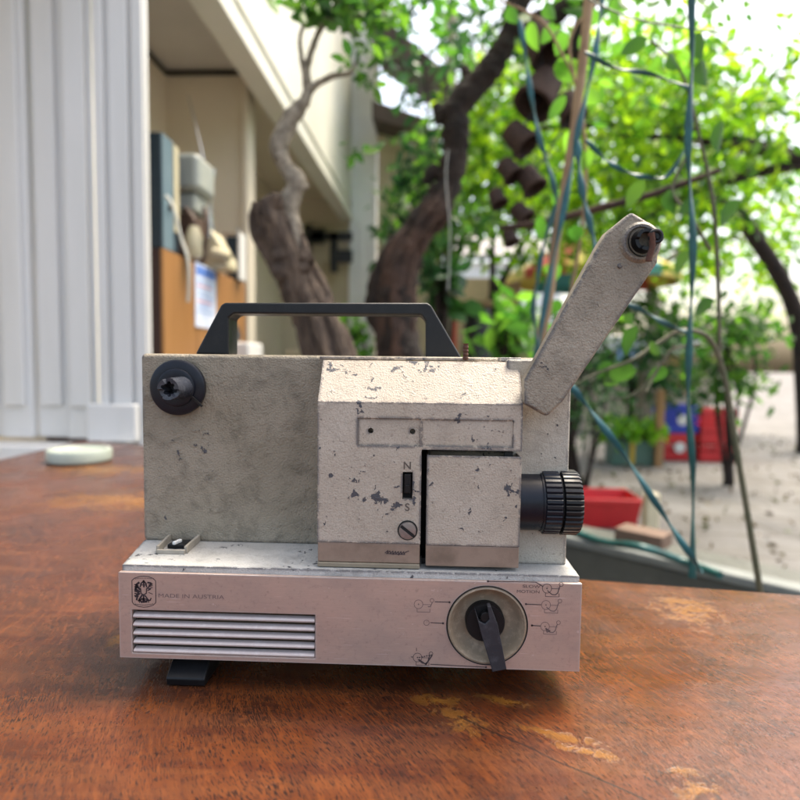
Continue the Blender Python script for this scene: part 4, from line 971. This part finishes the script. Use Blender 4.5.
# dark roof of a lean-to at upper middle left
lt = empty('lean_to_roof', (P(420, 60, 5.2).x, 5.4, GROUND)); tag(lt, 'dark timber lean to roof with a pale post above the leaning trunk', 'lean-to')
pts = [P(372, 8, 5.2), P(448, 72, 5.2), P(448, 92, 5.2), P(372, 40, 5.2)]
MB().prism(pts, (0, 1.2, .3)).build('roof', ROOFD, lt)
pts = [P(372, 100, 5.4), P(425, 118, 5.4), P(425, 132, 5.4), P(372, 118, 5.4)]
MB().prism(pts, (0, .9, .1)).build('lower_roof', ROOFD, lt)
for k in range(4):
    a, b = P(378+k*20, 20+k*17, 5.15), P(372+k*20, 44+k*17, 5.15)
    MB().tube([a, a+Vector((0, 1.2, .3))], .025, 6, 2).build('rafter', ROOFD, lt)
MB().tube([Vector((P(452, 60, 5.3).x, 5.3, GROUND)), P(452, 12, 5.3)], .045, 8, 3).build('post', simple('pale_post', (.4, .34, .25)), lt, smooth=True)
MB().box((P(378, 150, 5.9).x, 5.9, GROUND), (P(440, 150, 5.9).x, 6.0, P(400, 128, 5.9).z)).build('wall', CREAMW, lt)

# ================================================================== PLANTER, CRATES, TUB, POSTS
def gy(py, px=640): return PZ(px, py, GROUND).y
Ypl = gy(466); x0_, _, x1_, ztp = rect(612, 441, 664, 466, Ypl)
pl = empty('lettuce_planter', ((x0_+x1_)/2, Ypl+.12, GROUND)); tag(pl, 'green wooden planter with a yellow stripe full of lettuce', 'planter')
MB().box((x0_, Ypl, GROUND), (x1_, Ypl+.24, ztp)).build('box', GREENP, pl, bevel=.01)
MB().box((x0_+.012, Ypl+.012, ztp+.001), (x1_-.012, Ypl+.228, ztp+.006)).build('soil', SOIL, pl)
xs = P(632, 455, Ypl).x; MB().box((xs-.02, Ypl-.006, GROUND+.02), (xs+.025, Ypl-.001, ztp-.01)).build('stripe', YEL, pl)
leaf_mesh('lettuce', boxclumps((x0_-.03, Ypl-.04, ztp+.02), (x1_+.03, Ypl+.26, ztp+.13), 40, 12, .06, 5), .09, leafmat('lettuce_leaf', (.08, .24, .015), (.2, .42, .03), (.34, .55, .05), .4), pl, .8, 8, droop=-.4)
Yo = gy(467); qx = P(660.5, 430, Yo).x
o = MB().box((qx-.035, Yo, GROUND), (qx+.035, Yo+.07, P(660, 390, Yo).z)).build('wooden_post', WOODP, None, bevel=.006); tag(o, 'upright raw wooden post right of the lettuce planter', 'post')
def crate(label, cx_, Yc, z0_, w_, h_, m, seed=0, emblem=False):
    t = empty('plastic_crate', (cx_, Yc, z0_)); tag(t, label, 'crate', 'drinks crates on the ground')
    mb = MB(); d_ = .36; th = .018
    mb.box((cx_-w_/2, Yc, z0_), (cx_+w_/2, Yc+d_, z0_+th))
    for zz0, zz1 in ((.02, .34), (.42, .56), (.66, 1.)):
        for a, b in (((cx_-w_/2, Yc), (cx_+w_/2, Yc+th)), ((cx_-w_/2, Yc+d_-th), (cx_+w_/2, Yc+d_)), ((cx_-w_/2, Yc+th+.001), (cx_-w_/2+th, Yc+d_-th-.001)), ((cx_+w_/2-th, Yc+th+.001), (cx_+w_/2, Yc+d_-th-.001))):
            mb.box((a[0], a[1], z0_+h_*zz0+.002), (b[0], b[1], z0_+h_*zz1))
    for x in (-w_/2+.03, -.02, w_/2-.06):
        mb.box((cx_+x, Yc-.004, z0_+.01), (cx_+x+.03, Yc-.001, z0_+h_-.01)); mb.box((cx_+x, Yc+.003+th, z0_+.01), (cx_+x+.03, Yc+.007+th, z0_+h_-.01))
    mb.build('shell', m, t, bevel=.004)
    if emblem:
        MB().lathe([(.055, 0), (.055, .004)], (cx_, Yc-.006, z0_+h_*.5), (0, -1, 0), 24).build('round_emblem', WHITEP, t)
    return t
Yc = gy(461, 680); cw = R(32, Yc); chh = R(27, Yc)
cxx = P(679.5, 450, Yc).x
crate('red drinks crate with a round white emblem under the blue crate', cxx, Yc, GROUND+.001, cw, chh, REDP, 1, True)
crate('blue drinks crate stacked on the red crate', cxx+.02, Yc+.01, GROUND+chh+.003, cw*1.05, chh, BLUEP, 2, True)
cx3 = P(716, 450, Yc).x
crate('tall red crate standing right of the crate stack', cx3, Yc-.05, GROUND+.001, cw*1.1, chh*1.05, REDP, 3)
crate('second red crate on top of the rightmost crate', cx3+.01, Yc-.04, GROUND+chh*1.05+.003, cw*1.1, chh*.85, REDP, 4)
# red tub
Yr_ = gy(530, 610); a, b = P(566, 515, Yr_).x, P(643, 515, Yr_).x; hz = P(610, 499, Yr_).z
tub = empty('red_tub', ((a+b)/2, Yr_+.15, GROUND)); tag(tub, 'long red plastic tub on the ground behind the lens', 'tub')
mb = MB()
def ring(w0, d0, z): cxm = (a+b)/2; cym = Yr_+.16; return [Vector((cxm+sx*w0, cym+sy*d0, z)) for sx, sy in ((-1, -1), (1, -1), (1, 1), (-1, 1))]
w2 = (b-a)/2
rs = [ring(w2*.88, .13, GROUND+.002), ring(w2, .16, hz), ring(w2*.97, .15, hz), ring(w2*.86, .12, GROUND+.02)]
vs = [q for r_ in rs for q in r_]; fs = [(0, 1, 2, 3), (12, 13, 14, 15)]
for j in range(3):
    for k in range(4): fs.append((j*4+k, j*4+(k+1) % 4, (j+1)*4+(k+1) % 4, (j+1)*4+k))
mb.add(vs, fs); mb.build('tub_body', REDP, tub, bevel=.008)
MB().box((a-.012, Yr_-.012, hz-.03), (b+.012, Yr_+.0, hz)).build('rim', REDP, tub, bevel=.006)
Yk = 3.1; q = rect(646, 494, 660, 545, Yk)
o = MB().box((q[0], Yk, GROUND), (q[2], Yk+.07, q[3])).build('cream_post', CREAMP, None, bevel=.012); tag(o, 'short cream post beside the red tub', 'post')
# dark trough wall
zl = EYE-.57; A_ = PZ(560, 534, zl); B_ = PZ(705, 567, zl); dd = (B_-A_).normalized(); nn = Vector((-dd.y, dd.x, 0))
if nn.y < 0: nn = -nn
A_ -= dd*.25; B_ += dd*.7
trg = empty('stone_trough', ((A_.x+B_.x)/2, (A_.y+B_.y)/2, GROUND)); tag(trg, 'dark stone trough wall with a pale coping behind the table edge', 'trough')
MB().prism([Vector((q.x, q.y, GROUND)) for q in (A_, B_, B_+nn*.2, A_+nn*.2)], (0, 0, zl-.03-GROUND)).build('wall', STONE, trg, bevel=.01)
MB().prism([Vector((q.x, q.y, zl-.029)) for q in (A_-nn*.012, B_-nn*.012, B_+nn*.05, A_+nn*.05)], (0, 0, .029)).build('coping', STONET, trg, bevel=.008)
MB().prism([Vector((q.x, q.y, zl-.029)) for q in (A_+nn*.052, B_+nn*.052, B_+nn*.21, A_+nn*.21)], (0, 0, .014)).build('dark_ledge', STONE, trg, bevel=.005)
wb = PZ(648, 548, zl)
bk = MB().box(wb+Vector((-.075, .0, .001)), wb+Vector((.075, .09, .045)), Matrix.Rotation(math.atan2(dd.y, dd.x), 3, 'Z'))
tag(bk.build('wooden_block', simple('old_brown_wood', (.10, .06, .04), (.16, .1, .07), 20), None, bevel=.004), 'brown wooden block lying on the stone trough', 'block')

# ================================================================== POTS
pots = [(541, 42, 18, .5, 'largest brown pot wedged at the top of the hanging chain'), (541, 92, 19, -.5, 'big brown pot hanging just under the topmost one'), (570, 108, 13, .3, 'brown pot with a pale edge beside the dry stem'),
        (519, 138, 14, .7, 'medium brown pot halfway along the hanging chain'), (509, 170, 10.5, .6, 'small brown pot left of its twin in mid chain'), (530, 180, 12, .5, 'small brown pot right of its twin in mid chain'),
        (497, 198, 8.5, .4, 'small brown pot hanging farthest left of the chain'), (521, 213, 9.5, .7, 'small brown pot just above the lowest one'), (510, 237, 7.5, .3, 'tiny brown pot at the bottom of the hanging chain')]
prev = None
for i, (a, b, r, tl, lab) in enumerate(pots):
    Yq = 2.12; c = P(a, b, Yq); r_ = R(r, Yq)
    ax = Vector((math.sin(tl), -.35, -math.cos(tl))).normalized()
    t = empty('hanging_pot', c); tag(t, lab, 'pot', 'brown pots hanging in a chain')
    MB().lathe([(r_*.72, -r_*.95), (r_*.80, -r_*.9), (r_*.98, r_*.8), (r_*1.0, r_*.95), (r_*.86, r_*.95), (r_*.70, -r_*.7), (.001, -r_*.72)], c, ax, 28, close=False).build('bowl', POTM, t, smooth=True)
    MB().lathe([(r_*1.0, r_*.72), (r_*1.09, r_*.76), (r_*1.09, r_*.96), (r_*1.0, r_*1.0)], c, ax, 28, close=False).build('rim', POTM, t, smooth=True)
chain = MB().tube([P(555, -40, 2.13), P(541, 40, 2.13), P(541, 92, 2.13), P(519, 138, 2.13), P(509, 170, 2.13), P(497, 198, 2.13)], .004, 6)
chain.tube([P(555, 60, 2.13), P(572, 108, 2.13), P(530, 180, 2.13), P(521, 213, 2.13), P(510, 237, 2.13)], .004, 6)
tag(chain.build('hanging_wire', DARKM, None, smooth=True), 'thin dark wire from which the brown pots hang', 'wire')

# ================================================================== STEMS, STRAPS, VINES
o = MB().tube([P(592, -40, 1.25), P(583, 60, 1.25), P(572, 140, 1.25), P(560, 215, 1.25), P(548, 300, 1.25), P(538, 360, 1.25), P(530, 480, 1.25), P(520, 960, 1.25)], [R(r, 1.25) for r in (4.5, 4.5, 4, 4, 5, 5, 6, 6)], 12, 6, .12).build('dry_stem', BAMBOO, None, smooth=True); tag(o, 'long dry brown stem rising past the reel arm', 'stem')
o = MB().tube([P(500, 228, 2.0), P(545, 222, 1.9), P(600, 208, 1.8), P(650, 195, 1.7), P(720, 170, 1.6)], [R(r, 2) for r in (2.5, 3.5, 3.5, 3, 2)], 10, 6, .2).build('bare_branch', BARKR, None, smooth=True); tag(o, 'thin bare branch crossing above the reel arm', 'branch')
ST = [
 ('long vertical teal strap at the right edge of the photo', [(690, -60), (692, 60), (688, 150), (693, 240), (690, 330), (688, 400), (693, 480), (692, 578)], 4.6, .95, TEAL),
 ('blue teal strap running down beside the dry stem', [(606, -40), (600, 20), (592, 70), (578, 131), (568, 187), (553, 262), (541, 330), (536, 400)], 4.2, 1.15, TEALB),
 ('narrow strap crossing in front of the brown pots', [(520, 20), (526, 60), (532, 100), (540, 140), (551, 175), (557, 210), (550, 260)], 3.6, 1.3, TEALB),
 ('wide blue teal strap ending behind the reel arm', [(577, 140), (579, 165), (583, 195), (589, 220), (596, 250), (602, 290)], 4.6, 1.05, TEALB),
 ('dark strap stretched from the stem to the right edge strap', [(585, 52), (615, 68), (650, 74), (692, 89)], 3.0, 1.0, DTEAL),
 ('curling teal strap in the middle of the lime leaves', [(586, 140), (604, 158), (622, 170), (645, 177), (668, 175), (690, 140)], 3.2, 1.0, TEAL),
 ('short teal strap knotted to the edge strap beside the arm', [(628, 304), (650, 315), (672, 327), (692, 333)], 3.8, .95, DTEAL),
 ('teal strap slanting down from the lens to the lower right corner', [(570, 385), (590, 410), (622, 452), (655, 502), (680, 540), (702, 572)], 4.6, .90, TEALB),
 ('dark strap hanging in loops left of the arm', [(556, 205), (545, 240), (538, 275), (533, 310), (537, 345), (530, 380)], 3.4, 1.2, DTEAL),
]
for lab, pts, w_, Y, m in ST:
    o = MB().tube([P(a, b, Y) for a, b in pts], R(w_*.78, Y), 10, 7, flat=.35, jit=.12, jf=8).build('strap', m, None, smooth=True); tag(o, lab, 'strap', 'teal plastic straps tied in the garden')
hz_ = zl+.014
o = MB().tube([PZ(562, 526, hz_), PZ(600, 541, hz_), PZ(640, 547, hz_+.05), PZ(680, 560, hz_), PZ(720, 575, hz_)], .011, 12).build('garden_hose', TEAL, None, smooth=True); tag(o, 'teal garden hose lying along the stone trough', 'hose')
o = MB().tube([P(545, -30, 1.0), P(590, 0, 1.0), P(640, 20, 1.0), P(720, 33, 1.0)], .0016, 6).build('thin_wire', mat('grey_green_wire', (.10, .13, .09), .6), None, smooth=True); tag(o, 'thin grey green wire across the top right corner', 'wire')
o = MB().tube([P(448, 150, 2.15), P(446, 180, 2.15), P(450, 230, 2.15), P(448, 290, 2.15)], .0022, 6).build('hanging_twine', WIRE, None, smooth=True); tag(o, 'white twine hanging down the dark leaning trunk', 'twine')

# a climbing vine on the straps with a few big near leaves
def bigleaf(mb, p, L, W, ang, tilt, roll_):
    """a single curved leaf blade"""
    M_ = Matrix.Rotation(roll_, 3, 'Z') @ Matrix.Rotation(tilt, 3, 'X') @ Matrix.Rotation(ang, 3, 'Y')
    n_ = 8; vs = []; fs = []
    for i in range(n_+1):
        t = i/n_; w_ = W*math.sin(math.pi*min(1, t**.75))**.8*.5 if 0 < t < 1 else .0004
        y = .12*L*math.sin(t*2.2)
        for s_ in (-1, 0, 1): vs.append(p + M_ @ Vector((s_*w_, y+abs(s_)*w_*.3, -t*L)))
    for i in range(n_):
        for k in range(2): fs.append((i*3+k, i*3+k+1, (i+1)*3+k+1, (i+1)*3+k))
    mb.add(vs, fs)
vine = empty('climbing_vine', (P(700, 330, 1.15).x+.25, 1.15, GROUND)); tag(vine, 'climbing vine with large near leaves trailing over the straps', 'vine')
mb = MB()
bx_ = vine.location
mb.tube([Vector(bx_), P(745, 500, 1.15), P(720, 360, 1.15), P(690, 330, 1.12), P(660, 342, 1.12), P(632, 360, 1.1), P(600, 372, 1.1), P(575, 385, 1.1)], [.006, .006, .005, .0045, .004, .0035, .003, .002], 8, 6, .2)
mb.tube([P(720, 360, 1.15), P(715, 220, 1.15), P(698, 130, 1.15), P(680, 70, 1.15), P(650, 40, 1.12)], [.004, .004, .003, .0025, .002], 7, 6, .2)
mb.tube([P(700, 345, 1.12), P(672, 350, 1.1), P(655, 375, 1.1), P(646, 392, 1.08)], [.003, .003, .002, .0015], 7, 6, .2)
mb.tube([P(710, 250, 1.15), P(690, 215, 1.12), P(672, 190, 1.12), P(690, 150, 1.12)], [.004, .003, .003, .002], 7, 6, .2)
mb.tube([P(675, 345, 1.1), P(640, 390, 1.1), P(610, 400, 1.1)], [.003, .002, .0015], 7, 6, .2)
mb.build('stems', simple('vine_bark', (.06, .07, .035), (.12, .10, .06), 30), vine, smooth=True)
lm = MB()
for px, py, L, W, an, ti, ro in ((636, 325, 32, 17, .1, .2, .3), (628, 313, 14, 12, -.5, .1, .2), (637, 370, 34, 22, 1.25, .35, .1), (667, 368, 24, 14, .8, .3, -.3), (612, 362, 22, 14, .6, .2, .4), (605, 378, 22, 13, -1.2, .3, .4),
                                 (697, 32, 26, 17, -.5, .3, .2), (700, 60, 26, 20, -.7, .2, .4), (648, 38, 28, 14, 1.0, .3, .2), (668, 55, 22, 14, -1.2, .3, .5), (645, 180, 30, 16, .4, .3, .2), (668, 190, 26, 15, -.6, .3, .3), (700, 200, 24, 14, .9, .3, .3), (660, 355, 18, 10, 2.4, .2, .3), (690, 250, 26, 16, .3, .2, .5), (715, 300, 26, 16, .9, .2, .5), (722, 120, 30, 18, -.3, .2, .5), (740, 200, 30, 18, .5, .2, .5)):
    bigleaf(lm, P(px, py, 1.1), R(L, 1.1), R(W, 1.1), an, ti, ro)
lm.build('leaves', leafmat('vine_leaf', (.02, .07, .012), (.035, .11, .015), (.07, .16, .02), .3), vine, smooth=True)
v2 = empty('trailing_creeper', (P(560, 20, 1.35).x, 1.4, GROUND)); tag(v2, 'trailing creeper with heart shaped leaves over the brown pots', 'creeper')
mb = MB()
mb.tube([Vector((P(545, 500, 1.4).x, 1.45, GROUND)), P(552, 500, 1.42), P(566, 330, 1.4), P(585, 200, 1.38), P(580, 100, 1.36), P(560, 50, 1.35), P(540, 20, 1.35), P(500, 0, 1.35)], [.005, .005, .004, .004, .0035, .003, .003, .002], 7, 6, .2)
mb.tube([P(580, 100, 1.36), P(570, 40, 1.35), P(600, 0, 1.35), P(640, -30, 1.35)], [.003, .003, .002, .002], 7, 6, .2)
mb.build('stems', BAMBOO, v2, smooth=True)
lm = MB(); rr = random.Random(12)
for px, py in ((563, 30), (570, 55), (556, 62), (566, 95), (553, 22), (530, 22), (508, 6), (545, 2), (588, 30), (600, 12), (572, 130), (560, 190), (575, 225), (592, 150), (586, 90), (540, 215), (552, 262), (615, -4), (560, 300), (535, 300), (545, 345)):
    bigleaf(lm, P(px, py, 1.36), R(rr.uniform(16, 30), 1.36), R(rr.uniform(11, 17), 1.36), rr.uniform(-.9, .9), rr.uniform(0, .5), rr.uniform(-.5, .5))
lm.build('leaves', FRESH, v2, smooth=True)
